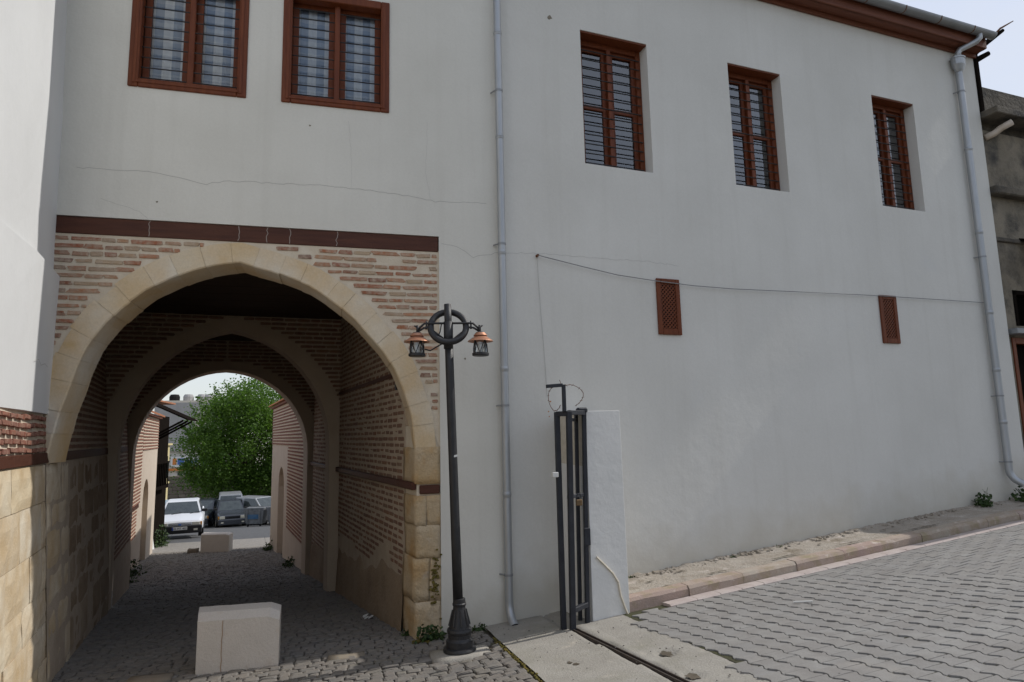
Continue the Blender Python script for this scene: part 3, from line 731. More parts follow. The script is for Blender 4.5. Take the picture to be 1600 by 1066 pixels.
def stone_wall(y0, y1, zt, parent, m, seed, zb_extra=.12):
    r = random.Random(seed); z = zt
    while True:
        h = r.uniform(.26, .42); lo = z-h
        y = y0+(r.uniform(-.3, 0))
        while y < y1-.02:
            l = r.uniform(.35, .85); a, b = max(y, y0)+.003, min(y+l, y1)-.003
            if b-a > .05 and lo < zg(-2.4, b)+.6:
                pass
            if b-a > .05 and z > zg(-2.5, (a+b)/2)-.1:
                mb = MB(); e = r.uniform(-.004, .012); nu, nv = 5, 4; g = .003; front = []
                for j in range(nv+1):
                    for i in range(nu+1):
                        yy = a+(b-a)*i/nu; zz = lo+g+(h-2*g)*j/nv
                        edge = i in (0, nu) or j in (0, nv)
                        front.append(LP(yy, zz, e-(.010 if edge else 0)+r.uniform(-.004, .004)))
                nn = len(front); mb.v = [tuple(p) for p in front]
                mb.f = [(j*(nu+1)+i, j*(nu+1)+i+1, (j+1)*(nu+1)+i+1, (j+1)*(nu+1)+i) for j in range(nv) for i in range(nu)]
                bk = [LP(a, lo+g, -.1), LP(b, lo+g, -.1), LP(b, z-g, -.1), LP(a, z-g, -.1)]; mb.v += [tuple(p) for p in bk]
                c0, c1, c2, c3 = 0, nu, (nv+1)*(nu+1)-1, nv*(nu+1)
                bot = list(range(0, nu+1)); top = list(range(c3, c2+1)); lef = [j*(nu+1) for j in range(nv+1)]; rig = [j*(nu+1)+nu for j in range(nv+1)]
                mb.f += [tuple(bot[::-1]+[nn, nn+1]), tuple(top+[nn+2, nn+3]), tuple(lef+[nn+3, nn]), tuple(rig[::-1]+[nn+1, nn+2])]
                mb.build('stone_block', m, parent, smooth=False)
            y += l
        z = lo
        if z < -1.3: break
stone_wall(.02, 1.1, 1.41, B, 'limestone', 5); stone_wall(1.1, 4.2, 1.41, B, 'shaded_limestone', 6)
# ceiling boards
y = .42; 
while y < 7.3:
    MB().box(XLw(y, 3.6)-.4, XR(y)+.3, y, y+.235, 3.60+rng.uniform(0, .006), 3.66).build('ceiling_plank', 'ceiling_wood', B, bevel=.004); y += .24

# inner arches across the passage
def cross_arch(y0, thick, half_in, zspring, zcrown, zspandrel, ringw, name, brick=True, point=.1):
    """diaphragm wall across the passage, square to it, pointed-round opening"""
    c = Vector(((XR(y0)+XLw(y0, 1.5))/2, y0, 0)); W_ = (XR(y0)-XLw(y0, 1.5))/2*math.cos(TL)
    ax = Vector((1, 0.08, 0)).normalized(); ay = Vector((-.172, .985, 0))
    def P(u, d, z): return c+ax*u+ay*d+EZ*z
    n = 28; ins, outs = [], []
    ins.append((-half_in, -1.9)); outs.append((-half_in-ringw, -1.9))
    for i in range(n+1):
        t = math.pi*(1-i/n); k = abs(math.cos(t))
        rise = zcrown-zspring; e_ = point*half_in
        u = half_in*math.cos(t); pf = lambda c_: math.sqrt(max(0, (1+point)**2-(abs(c_)+point)**2))/math.sqrt((1+point)**2-point**2); z_ = zspring+rise*pf(math.cos(t))
        ins.append((u, z_)); outs.append(((half_in+ringw)*math.cos(t), zspring+(rise+ringw*.8)*pf(math.cos(t))))
    ins.append((half_in, -1.9)); outs.append((half_in+ringw, -1.9))
    mb = MB()
    for (a, b), (a2, b2) in zip(zip(ins, outs), zip(ins[1:], outs[1:])):
        mb.quad(P(a[0], 0, a[1]), P(b[0], 0, b[1]), P(b2[0], 0, b2[1]), P(a2[0], 0, a2[1]))
        mb.quad(P(a[0], 0, a[1]), P(a2[0], 0, a2[1]), P(a2[0], thick, a2[1]), P(a[0], thick, a[1]))
        mb.quad(P(a[0], thick, a[1]), P(a2[0], thick, a2[1]), P(b2[0], thick, b2[1]), P(b[0], thick, b[1]))
    mb.build(name, 'arch_stone', B, fix=False)
    mb = MB(); Wx = W_+1.2
    fr = sorted(outs[1:-1]); ux = [-Wx]+[p[0] for p in fr]+[Wx]; uz = [-1.9]+[p[1] for p in fr]+[-1.9]
    us = np.linspace(-Wx, Wx, 70)
    def zz(u):
        if abs(u) >= half_in+ringw: return -1.9
        return float(np.interp(u, [p[0] for p in fr], [p[1] for p in fr]))
    us = sorted(set(list(us)+[p[0] for p in fr]+[-(half_in+ringw)-1e-4, half_in+ringw+1e-4]))
    for a, b in zip(us, us[1:]):
        if min(zz(a), zz(b)) > zspandrel: continue
        for d in (.012, thick-.012):
            mb.quad(P(a, d, zz(a)), P(b, d, zz(b)), P(b, d, zspandrel), P(a, d, zspandrel))
    w_ = mb.build('spandrel_wall', 'tunnel_mortar', B, fix=False)
    if brick:
        bx = []
        z_ = min(3.56, zspandrel-.08)
        while z_ > 1.3:
            for sgn in (-1, 1):
                u = half_in+ringw-.02
                for q in np.linspace(0, half_in+ringw, 120):
                    if zz(q) < z_-.02: u = q+.02; break
                while u < W_+.05:
                    l = rng.uniform(.14, .25); l = min(l, W_+.1-u)
                    bx.append((axes(P(sgn*(u+l/2), .012, z_), ax*l, ay*.04, Vector((0, 0, .043))), 1)); u += l+.015
            z_ -= .0735
        pieces('brick', 'dark_brick', bx, w_, 0, None, 'brick_field', 6, bev=.12, jit=.05)
    return P
cross_arch(4.32, .38, 1.545, 1.45, 3.36, 3.64, .26, 'inner_arch', True, .2)
cross_arch(7.25, .62, 1.60, 1.32, 3.0, 7.4, .22, 'exit_arch', True, .04)
# small lamp housing on the passage wall
MB().fbox(Vector((XR(.62)-.05, .56, 2.12)), (.06, 0, 0), (-.012, .08, 0), (0, 0, .10)).build('passage_lamp', 'iron', B, bevel=.006)
MB().fbox((XR(.5)-.01, .5, 2.30), (-.1718*3.9, 3.9, 0), (.04, 0, 0), (0, 0, .045)).build('cable_tray', 'timber', B)

# unseen back walls, added to keep light out of the building
mb = MB(); mb.quad((.4, 7.9, -1.8), (1.0, 7.9, -1.8), (1.0, 7.9, EAVE), (.4, 7.9, EAVE)); 
a, b = RP(SEND, -8, 0), Vector((.4, 7.95, 0)); mb.quad(Vector((b.x, b.y, -1.8)), Vector((a.x, a.y, -1)), Vector((a.x, a.y, EAVE)), Vector((b.x, b.y, EAVE)))
mb.build('unseen_back_wall', 'plaster', B, fix=False)
mb = MB().box(-2.9, 1.75, .3, 7.7, 3.72, 3.95); mb.build('floor_slab', 'ceiling_wood', B)

# windows ------------------------------------------------
def wf_box(mb, fn, x0, x1, d0, d1, z0, z1):
    o = fn(x0, d0, z0); return mb.fbox(o, fn(x1, d0, z0)-o, fn(x0, d1, z0)-o, EZ*(z1-z0))
def left_window(a, b, c, d):
    fn = LF; w_ = .095
    mb = MB(); 
    wf_box(mb, fn, a, a+w_, -.018, .10, c, d); wf_box(mb, fn, b-w_, b, -.018, .10, c, d); wf_box(mb, fn, a+w_, b-w_, -.018, .10, c, c+w_); wf_box(mb, fn, a+w_, b-w_, -.018, .10, d-w_, d)
    win = mb.build('window', 'window_wood', B, bevel=.008)
    mb = MB(); e = .03
    for (p, q, r_, s_) in ((a+w_*.45, a+w_*.8, c+w_*.4, d-w_*.4), (b-w_*.8, b-w_*.45, c+w_*.4, d-w_*.4)): wf_box(mb, fn, p, q, -.026, -.016, r_, s_)
    wf_box(mb, fn, a+w_*.8, b-w_*.8, -.026, -.016, c+w_*.45, c+w_*.75); mb.build('frame_moulding', 'window_wood', win, bevel=.004)
    mid = (a+b)/2
    MB().fbox(fn(mid-.03, .045, c+w_), (.06, 0, 0), (0, .1, 0), (0, 0, d-c-2*w_)).build('centre_post', 'window_wood', win, bevel=.006)
    for p, q in ((a+w_, mid-.03), (mid+.03, b-w_)):
        mb = MB(); t = .062
        wf_box(mb, fn, p, p+t, .115, .16, c+.06, d-.06); wf_box(mb, fn, q-t, q, .115, .16, c+.06, d-.06); wf_box(mb, fn, p+t, q-t, .115, .16, c+.06, c+.125); wf_box(mb, fn, p+t, q-t, .115, .16, d-.125, d-.06)
        mb.build('sash', 'window_wood', win, bevel=.004)
        MB().quad(fn(p+t, .138, c+.12), fn(q-t, .138, c+.12), fn(q-t, .138, d-.12), fn(p+t, .138, d-.12)).build('pane', 'pane_clear', win, fix=False)
        # pleated checked curtain
        me = bpy.data.meshes.new('curtain'); n = 24; vs = []; uv = []
        for j in range(2):
            for i in range(n+1):
                x = p+(q-p)*i/n; y = .20+.008*math.sin(i*1.1); vs.append((x, y, c+.05 if j == 0 else d-.05)); uv.append(((x-p)/.178+.1, (0 if j == 0 else (d-c)/.16)))
        fs = [(i, i+1, n+2+i, n+1+i) for i in range(n)]
        me.from_pydata(vs, [], fs); ul = me.uv_layers.new()
        for l_ in me.loops: ul.data[l_.index].uv = uv[l_.vertex_index]
        me.materials.append(M['gingham']); link('curtain', me, win)
        z_ = c+w_+.045
        while z_ < d-w_:
            MB().tube([fn(p-.02, .06, z_), fn(q+.02, .06, z_)], .0065, 6).build('bar', 'iron', win); z_ += .1135
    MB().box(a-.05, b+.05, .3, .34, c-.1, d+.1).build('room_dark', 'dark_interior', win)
for h in Lwin: left_window(*h)
def right_window(a, b, c, d):
    fn = WF; D0 = .165
    mb = MB(); w_ = .07
    wf_box(mb, fn, a, a+w_, D0, .27, c, d-.02); wf_box(mb, fn, b-w_, b, D0, .27, c, d-.02); wf_box(mb, fn, a+w_, b-w_, D0, .27, c, c+.05); wf_box(mb, fn, a+w_, b-w_, D0, .27, d-.09, d-.02)
    win = mb.build('window', 'window_wood', B, bevel=.006)
    MB().fbox(fn(a+.002, .012, d-.022), fn(b-.002, .012, d)-fn(a+.002, .012, d), fn(a, .26, d)-fn(a, .012, d), (0, 0, .02)).build('head_board', 'window_wood', win)
    mid = (a+b)/2
    o = fn(mid-.03, D0-.012, c+.05); MB().fbox(o, ES*.06, -EO*.09, EZ*(d-c-.14)).build('centre_post', 'window_wood', win, bevel=.005)
    for p, q in ((a+w_, mid-.03), (mid+.03, b-w_)):
        mb = MB(); t = .055
        wf_box(mb, fn, p, p+t, .205, .25, c+.05, d-.09); wf_box(mb, fn, q-t, q, .205, .25, c+.05, d-.09); wf_box(mb, fn, p+t, q-t, .205, .25, c+.05, c+.10); wf_box(mb, fn, p+t, q-t, .205, .25, d-.15, d-.09)
        wf_box(mb, fn, p+t, q-t, .205, .25, c+.84, c+.90)
        mb.build('sash', 'window_wood', win, bevel=.004)
        MB().quad(fn(p+t, .228, c+.1), fn(q-t, .228, c+.1), fn(q-t, .228, d-.15), fn(p+t, .228, d-.15)).build('pane', 'pane', win, fix=False)
        z_ = c+.085; 
        while z_ < d-.1:
            MB().tube([fn(p-.035, .150, z_), fn(q+.035, .150, z_)], .0075, 6).build('bar', 'iron', win); z_ += .1275
    mb = MB(); n = 30
    for i in range(n):
        x0, x1 = mid+.12+(b-mid-.12)*i/n, mid+.12+(b-mid-.12)*(i+1)/n; f = lambda k: .33+.02*math.sin(k*1.3)
        mb.quad(fn(x0, f(i), c), fn(x1, f(i+1), c), fn(x1, f(i+1), d), fn(x0, f(i), d))
    mb.build('curtain', 'curtain_grey', win, fix=False)
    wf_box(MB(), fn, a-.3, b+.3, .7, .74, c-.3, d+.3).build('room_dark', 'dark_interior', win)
for h in Rwin: right_window(*h)

# lattice vents
def lattice(a, b, c, d):
    fn = WF; w_ = .062; mb = MB()
    wf_box(mb, fn, a, a+w_, -.028, .0, c, d); wf_box(mb, fn, b-w_, b, -.028, .0, c, d); wf_box(mb, fn, a+w_, b-w_, -.028, .0, c, c+w_+.012); wf_box(mb, fn, a+w_, b-w_, -.028, .0, d-w_, d)
    v = mb.build('lattice_vent', 'window_wood', B, bevel=.006)
    wf_box(MB(), fn, a+w_-.002, b-w_+.002, -.004, -.001, c+w_, d-w_).build('vent_back', 'dark_interior', v)
    x0, x1, z0, z1 = a+w_, b-w_, c+w_+.01, d-w_
    for sg, dep in ((1, -.014), (-1, -.009)):
        k = -(x1-x0)-.02
        while k < (z1-z0)+.02:
            # line z = z0+k+ t for x from x0
            pts = []
            ta, tb = 0, x1-x0
            lo, hi = max(0, -k), min(x1-x0, (z1-z0)-k)
            if hi-lo > .01:
                if sg > 0: p, q = fn(x0+lo, dep, z0+k+lo), fn(x0+hi, dep, z0+k+hi)
                else: p, q = fn(x1-lo, dep, z0+k+lo), fn(x1-hi, dep, z0+k+hi)
                dv = (q-p).normalized(); up = dv.cross(EO).normalized()
                MB().fbox(p-up*.008, q-p, up*.016, EO*.005).build('lattice_slat', 'window_wood', v, fix=True)
            k += .052
lattice(2.06, 2.40, 2.765, 3.474); lattice(5.86, 6.20, 2.765, 3.474)

# eave, gutter, roof
def eave():
    mb = MB(); wf_box(mb, WF, -.0, SEND+.03, -.20, .02, EAVE-.01, EAVE+.015); mb.build('soffit_board', 'soffit_wood', B)
    mb = MB(); wf_box(mb, WF, -.0, SEND+.03, -.045, -.0, EAVE-.075, EAVE-.008); mb.build('cornice_board', 'soffit_wood', B, bevel=.008)
    mb = MB(); wf_box(mb, WF, -.0, SEND+.03, -.225, -.185, EAVE-.01, EAVE+.20); mb.build('fascia_board', 'soffit_wood', B, bevel=.006)
    # half-round gutter
    mb = MB(); n = 10; r = .075
    for s0 in (0, SEND+.08):
        for i in range(n+1):
            t = math.pi+math.pi*i/n; mb.v.append(tuple(RP(s0, .305+r*math.cos(t), EAVE+.20+r*math.sin(t)*1.0)))
    mb.f = [(i, i+1, n+2+i, n+1+i) for i in range(n)]+[tuple(range(n+1, 2*n+2))]
    g = mb.build('roof_gutter', 'gutter_zinc', B, fix=False)
    so_ = g.modifiers.new('thick', 'SOLIDIFY'); so_.thickness = .004
    s = .4
    while s < SEND:
        pts = [RP(s, .305+(r+.004)*math.cos(math.pi+math.pi*i/8), EAVE+.20+(r+.004)*math.sin(math.pi+math.pi*i/8)) for i in range(9)]
        MB().tube(pts, .008, 6).build('gutter_bracket', 'rust', g); s += .78
    mb = MB()
    z0 = EAVE+.205
    P4 = [RP(-.05, .30, z0), RP(SEND+.06, .30, z0), RP(SEND+.06, -4.2, z0+1.75), RP(-.05, -4.2, z0+1.75), RP(-.05, -8.4, z0), RP(SEND+.06, -8.4, z0)]
    mb.v = [tuple(p) for p in P4]; mb.f = [(0, 1, 2, 3), (3, 2, 5, 4), (1, 5, 2), (0, 3, 4)]
    L4 = [Vector((-3.2, -.32, z0)), Vector((XP+.05, -.32, z0)), Vector((XP+.05, 4.0, z0+1.75)), Vector((-3.2, 4.0, z0+1.75)), Vector((XP+.05, 8.2, z0)), Vector((-3.2, 8.2, z0))]
    mb.add(L4, [(0, 1, 2, 3), (3, 2, 4, 5), (0, 3, 5), (1, 4, 2)])
    rf = mb.build('roof', 'terracotta', B, fix=False); sm_ = rf.modifiers.new('thick', 'SOLIDIFY'); sm_.thickness = .05; sm_.offset = 1
    MB().box(-2.9, XP, -.33, .02, EAVE-.01, EAVE+.015).build('soffit_board', 'soffit_wood', B)
    MB().box(-2.9, XP, -.36, -.32, EAVE-.01, EAVE+.20).build('fascia_board', 'soffit_wood', B)
eave()

# cracks and marks on the render
def crack(pts, fn, wdt=.0022, m='crack', name='plaster_crack'):
    q = []
    for (a, b) in zip(pts, pts[1:]):
        n = max(2, int(math.hypot(b[0]-a[0], b[1]-a[1])/.05))
        for i in range(n): 
            t = i/n; q.append((a[0]+(b[0]-a[0])*t+rng.uniform(-.006, .006), a[1]+(b[1]-a[1])*t+rng.uniform(-.009, .009)))
    q.append(pts[-1]); mb = MB()
    for a, b in zip(q, q[1:]):
        dx, dz = b[0]-a[0], b[1]-a[1]; l = math.hypot(dx, dz) or 1; nx, nz = -dz/l*wdt, dx/l*wdt
        mb.quad(fn(a[0]-nx, -.0012, a[1]-nz), fn(b[0]-nx, -.0012, b[1]-nz), fn(b[0]+nx, -.0012, b[1]+nz), fn(a[0]+nx, -.0012, a[1]+nz))
    mb.build(name, m, B, fix=False)
crack([(-2.476, 4.278), (-1.737, 4.29), (-1.3, 4.20), (-1.136, 4.252), (-.826, 4.263), (-.182, 4.281), (.495, 4.262), (1.061, 4.194), (1.652, 4.214)], LF)
crack([(1.13, 3.715), (1.3, 3.68), (1.493, 3.572), (1.79, 3.639)], LF)
crack([(.109, 5.042), (.15, 4.527), (.14, 4.28)], LF, .0008); crack([(.979, 5.138), (.955, 4.523), (1.004, 4.227)], LF, .0008)
crack([(.05, 3.64), (.466, 3.67), (.881, 3.671), (1.4, 3.672), (1.946, 3.689), (2.418, 3.658)], WF, .0016)
crack([(-2.25, 3.98), (-1.9, 3.87), (-1.82, 3.80)], LF, .0012)

def spot(p, nrm, r, m, name='rust_spot', par=B):
    a = nrm.orthogonal().normalized(); b = nrm.cross(a); k = 9; rr = [r*rng.uniform(.6, 1.15) for _ in range(k)]
    MB().add([p+nrm*.0015+(a*math.cos(2*math.pi*i/k)+b*math.sin(2*math.pi*i/k))*rr[i] for i in range(k)], [tuple(range(k))]).build(name, m, par, fix=False)
for s_, z_, r_ in ((.575, 1.945, .012), (.545, 1.83, .010), (.552, 1.775, .009)): spot(RP(s_, 0, z_), EO, r_, 'rust_drip')
spot(RP(.72, 0, 6.72), EO, .036, 'weathered', 'dark_stain'); spot(Vector((-.3, 0, 4.95)), Vector((0, -1, 0)), .012, 'weathered', 'dark_stain'); spot(Vector((-1.75, 0, 3.98)), Vector((0, -1, 0)), .011, 'weathered', 'dark_stain'); spot(Vector((1.38, 0, 2.42)), Vector((0, -1, 0)), .012, 'weathered', 'dark_stain')
# ------------------------------------------------------------------ drainpipes, cables
def drainpipe(s, o, r, ztop, zbot, label, joints, clamps, spout):
    t = thing('drainpipe', label, 'drainpipe', RP(s, 0, zbot), 'zinc drainpipes on the grey wall')
    pth = [RP(s, o, ztop), RP(s, o, zbot+.28)]
    for k in range(1, 7):
        a = k/6*R(62); pth.append(RP(s+spout*.17*(1-math.cos(a)), o+.17*(1-math.cos(a))*1.0, zbot+.28-.17*math.sin(a)*1.15))
    a, b = pth[-2], pth[-1]; pth.append(b+(b-a).normalized()*.07)
    MB().tube(pth, [r]*(len(pth)-1)+[r*1.06], 16, cap=False).build('pipe', 'zinc', t, smooth=True, fix=False)
    e = pth[-1]; dn = (pth[-1]-pth[-2]).normalized(); mb = MB().tube([e-dn*.012, e-dn*.008], r*.99, 16); mb.build('spout_dark', 'dark_interior', t)
    for z in joints:
        mb = MB().tube([RP(s, o, z-.03), RP(s, o, z-.026), RP(s, o, z+.026), RP(s, o, z+.03)], [r, r*1.07, r*1.07, r], 16); mb.torus(RP(s, o, z), EZ, r*1.07, .004, 16, 6); mb.build('pipe_joint', 'zinc', t, smooth=True)
    for z in clamps:
        mb = MB().tube([RP(s, o, z-.012), RP(s, o, z+.012)], r*1.1, 16); mb.tube([RP(s-r, o, z), RP(s-r-.03, .0, z)], .008, 6); mb.build('pipe_clamp', 'gutter_zinc', t)
    return t
drainpipe(-.005, .075, .043, EAVE+.1, -.43, 'zinc drainpipe beside the arched passage, behind the street lamp', [6.3, 5.0, 3.62, 2.3, .95], [5.57, 3.72, 1.9, .12], 0)
dp = drainpipe(8.13, .08, .052, 7.36, .60, 'zinc drainpipe at the far right end, with hopper under the gutter', [6.0, 4.6, 3.3, 2.4, 1.6], [7.0, 4.2, 2.0, 1.0], .5)
# hopper and swan neck
mb = MB(); hz = 7.40
prof = [(.10, 0), (.115, .02), (.115, .15), (.12, .16)]
for (rr, dz) in [(.052, -.06), (.075, -.02), (.11, .06), (.115, .16), (.125, .165), (.125, .19)]:
    n0 = len(mb.v); mb.v += [tuple(RP(8.13+rr*math.cos(t)*1.1, .09+rr*.8*math.sin(t), hz+dz)) for t in [2*math.pi*k/16 for k in range(16)]]
for i in range(5): mb.f += [(i*16+k, i*16+(k+1) % 16, (i+1)*16+(k+1) % 16, (i+1)*16+k) for k in range(16)]
mb.f.append(tuple(range(80, 96)))
mb.build('hopper', 'zinc', dp)
MB().tube([RP(8.13, .10, hz+.17), RP(8.13, .10, hz+.27), RP(8.16, .12, hz+.33), RP(8.36, .27, hz+.43), RP(8.40, .30, hz+.48), RP(8.40, .305, hz+.62)], .047, 14).build('swan_neck', 'zinc', dp, smooth=True)
def cable(name, pts, r, m, label, cat='cable'):
    return tag(MB().tube(pts, r, 6).build(name, m), label, cat)
cpts = [(.453, 3.635), (1.0, 3.545), (1.5, 3.47), (2.063, 3.43), (2.6, 3.405), (3.2, 3.40), (3.826, 3.413), (4.8, 3.435), (5.841, 3.454), (7, 3.462), (8.12, 3.468)]
cable('wall_cable', [RP(s, .042, z) for s, z in cpts], .0055, 'cable_grey', 'thin sagging cable strung along the grey wall above the lattice vents')
cable('wall_cable', [RP(.453, .012, 3.635), RP(.47, .008, 3.2), RP(.52, .008, 2.3), RP(.53, .008, 1.99)], .002, 'pale_cable', 'thin cable hanging straight down the wall above the folded gate')
MB().tube([RP(.453, -.01, 3.635), RP(.453, .045, 3.635)], .016, 8).build('cable_anchor', 'rust', B)

# ------------------------------------------------------------------ house on the left
LH = thing('stone_footed_house', 'white plastered house over brick and honey stone base at left edge', 'house', (-2.3, -1.5, -.3))
stone_wall(-4.6, .015, 1.41, LH, 'limestone', 11)
YE = -4.7
mb = MB()
for z0, z1 in ((-.7, 0), (0, 1.45), (1.45, 1.90)): mb.quad(LP(YE, z0, -.02), LP(.015, z0, -.02), LP(.015, z1, -.02), LP(YE, z1, -.02))
bw = mb.build('brick_band', 'mortar', LH, fix=False)
bx = []
for k, z in enumerate([1.545+.069*k for k in range(5)]):
    y = .0
    while y > YE+.1:
        l = rng.uniform(.13, .24); p = LP(y-l/2, z+.006*math.sin(y*4+k), -.012); p.z = z+.007*math.sin(y*5+k*.7)
        bx.append((axes(p, dL*l, nL*.045, Vector((-.003, 0, .037*rng.uniform(.9, 1.12)))), 1/(abs(y)+.5))); y -= l+.018
pieces('brick', 'red_brick', bx, bw, 300, None, 'brick_field', 8, bev=.13, jit=.07)
left_tie(YE, .012, LH)
# white plaster above: thick lower coat with a sloped ledge, set-back wall higher up
def upx(z): return float(np.interp(z, [1.87, 3.18, 3.19, 3.824, 4.675, 6.044, 9], [-2.562, -2.556, -2.612, -2.622, -2.628, -2.671, -2.74]))
from mathutils import noise as mn
zs_ = [1.87, 2.3, 2.8, 3.1, 3.18, 3.19, 3.30, 3.5, 3.824, 4.2, 4.675, 5.3, 6.044, 7, 8.3]; ys_ = [.012, -.12, -.3, -.6, -.9, -1.3, -1.8, -2.4, -3, -3.6, -4.2, YE]
mb = MB()
for z in zs_:
    for i, y in enumerate(ys_):
        x = upx(z)-TL*y; fade = min(1, max(0, (-y-.9)/.9))
        if z < 3.185: x = (upx(z)*(1-fade)+(-2.612)*fade)-TL*y
        if 1: x += mn.noise(Vector((y*1.3, z*1.1, 4)))*.012
        if i == 0 and z > 3.3: x += mn.noise(Vector((0, z*2.2, 9)))*.012
        mb.v.append((x, y, z))
n = len(ys_); mb.f = [(j*n+i+1, j*n+i, (j+1)*n+i, (j+1)*n+i+1) for j in range(len(zs_)-1) for i in range(n-1)]
b0 = len(mb.v); mb.v += [(upx(1.87)-TL*y-.12, y, 1.862+.01*math.sin(y*3)) for y in ys_]
mb.f += [(b0+i, b0+i+1, i+1, i) for i in range(n-1)]
mb.build('upper_wall', 'white_plaster', LH, smooth=False, fix=False)
mb = MB(); a, b = Vector((upx(2)-TL*YE, YE, 0)), Vector((-7, YE-.8, 0))
mb.quad(a+EZ*-.7, b+EZ*-.7, b+EZ*8.3, a+EZ*8.3); mb.quad(Vector((-2.75, .02, 8.3)), Vector((-8, .02, 8.3)), Vector((-8, YE, 8.3)), Vector((upx(8)-TL*YE, YE, 8.3))); mb.build('side_wall', 'white_plaster', LH, fix=False)
crack([], LF) if False else None
mb = MB()
pc = [(-.25, 2.28), (-.35, 2.30), (-.5, 2.27), (-.6, 2.31), (-.72, 2.29)]
for a, b in zip(pc, pc[1:]):
    pa, pb = Vector((upx(2.3)-TL*a[0]+.014, a[0], a[1])), Vector((upx(2.3)-TL*b[0]+.014, b[0], b[1])); mb.quad(pa, pb, pb+EZ*.005, pa+EZ*.005)
mb.build('plaster_crack', 'crack', LH, fix=False)

# ------------------------------------------------------------------ neighbour on the right
NB = thing('weathered_building', 'stained grey concrete building with parapet ledge and plastic spout at right edge', 'building', RP(10, 0, .5))
s0, s1 = SEND+.02, 17
def nbx(name, m, a, b, o0, o1, z0, z1, bev=0): 
    mb = MB(); o = RP(a, o0, z0); mb.fbox(o, ES*(b-a), EO*(o1-o0), EZ*(z1-z0)); return mb.build(name, m, NB, bevel=bev)
mb = wall_holes(s0, s1, -.2, 6.5, [(8.98, 9.9, 3.15, 3.74), (8.80, 10.6, .3, 2.95), (11.2, 12.6, 3.6, 5.0)], lambda s, d, z: RP(s, -.06-d, z), .25)
mb.build('front_wall', 'weathered', NB, fix=False)
nbx('parapet', 'parapet', s0, s1, -.35, -.12, 6.5, 7.36, .01)
nbx('roof_ledge', 'parapet', s0-.0, s1, -.4, .26, 6.66, 6.78, .012)
nbx('roof_ledge', 'parapet', s0, s1, -.3, .10, 5.33, 5.47, .02)
nbx('string_course', 'parapet', s0, s1, -.2, -.02, 4.55, 4.62, .01)
nbx('room_dark', 'dark_interior', 8.75, 13, -1.0, -.9, .2, 5.2)
nbx('window_frame', 'dark_timber', 8.98, 9.05, -.2, -.045, 3.15, 3.74); nbx('window_frame', 'dark_timber', 8.98, 9.9, -.2, -.045, 3.67, 3.74)
nbx('door_canopy', 'gutter_zinc', 8.70, 10.9, -.1, .12, 2.99, 3.08, .01)
for a, b, z0, z1 in ((8.80, 8.88, .4, 2.95), (8.88, 10.6, 2.85, 2.95), (9.3, 9.36, .4, 2.85), (8.88, 10.5, 1.15, 1.22)): nbx('door_frame', 'window_wood', a, b, -.16, -.04, z0, z1, .005)
nbx('door_leaf', 'dark_timber', 8.88, 10.6, -.22, -.18, .4, 2.85)
MB().tube([RP(8.80, -.06, 6.36), RP(8.92, .02, 6.42), RP(9.0, .10, 6.50), RP(9.09, .22, 6.56)], .055, 14).build('plastic_spout', 'pvc', NB, smooth=True)
MB().fbox(RP(8.68, -.06, 6.78), ES*.075, EO*.09, EZ*1.06).build('timber_post', 'dark_timber', NB, bevel=.006)
MB().tube([RP(8.60, -.1, 7.72), RP(8.9, .06, 8.02), RP(9.25, .18, 8.28)], [.06, .05, .03], 7).build('broken_rafter', 'dark_timber', NB)
MB().tube([RP(8.62, -.1, 7.66), RP(8.9, .12, 7.82)], [.06, .04], 6).build('broken_rafter', 'dark_timber', NB)
MB().tube([RP(8.9, .07, 8.0), RP(9.15, .20, 8.28), RP(9.42, .26, 8.44)], [.02, .018, .008], 6).build('broken_rafter', 'rust', NB)
mb = MB(); mb.quad(RP(9.3, -.05, 4.6), RP(16, -.05, 4.6), RP(16, .95, 4.25), RP(9.3, .95, 4.25)); aw = mb.build('unseen_shade_canopy', 'dark_timber', NB, fix=False); sm_ = aw.modifiers.new('thick', 'SOLIDIFY'); sm_.thickness = .05  # unseen canopy added beyond the frame to cast shade on the sidewalk
mb = MB(); mb.quad(RP(s0, -.06, 6.4), RP(s0, -8, 6.4), RP(s0, -8, -.5), RP(s0, -.06, -.5)); mb.quad(RP(s0, -.2, 6.5), RP(s1, -.2, 6.5), RP(s1, -8, 6.5), RP(s0, -8, 6.5)); mb.build('side_wall', 'weathered', NB, fix=False)

# row of houses across the road (seen in the window panes, shades the wall)
OB = thing('opposite_building', 'beige block across the road, seen mirrored in the window panes', 'building', (18, -17, 1.6))
mb = wall_holes(11, 27, .6, 7.2, [(x, x+1.2, z, z+1.5) for x in (12, 14.6, 17.2, 19.8, 22.4) for z in (2.2, 5.0)], lambda x, d, z: Vector((x, -15-d, z)), .2)
mb.quad((11, -15, .6), (11, -23, .6), (11, -23, 7.2), (11, -15, 7.2)); mb.quad((11, -15, 7.2), (27, -15, 7.2), (27, -23, 7.2), (11, -23, 7.2))
mb.build('front_wall', 'beige_wall', OB, fix=False)
for x in (12, 14.6, 17.2, 19.8, 22.4):
    for z in (2.2, 5.0): MB().box(x, x+1.2, -15.22, -15.18, z, z+1.5).build('window', 'car_glass', OB)

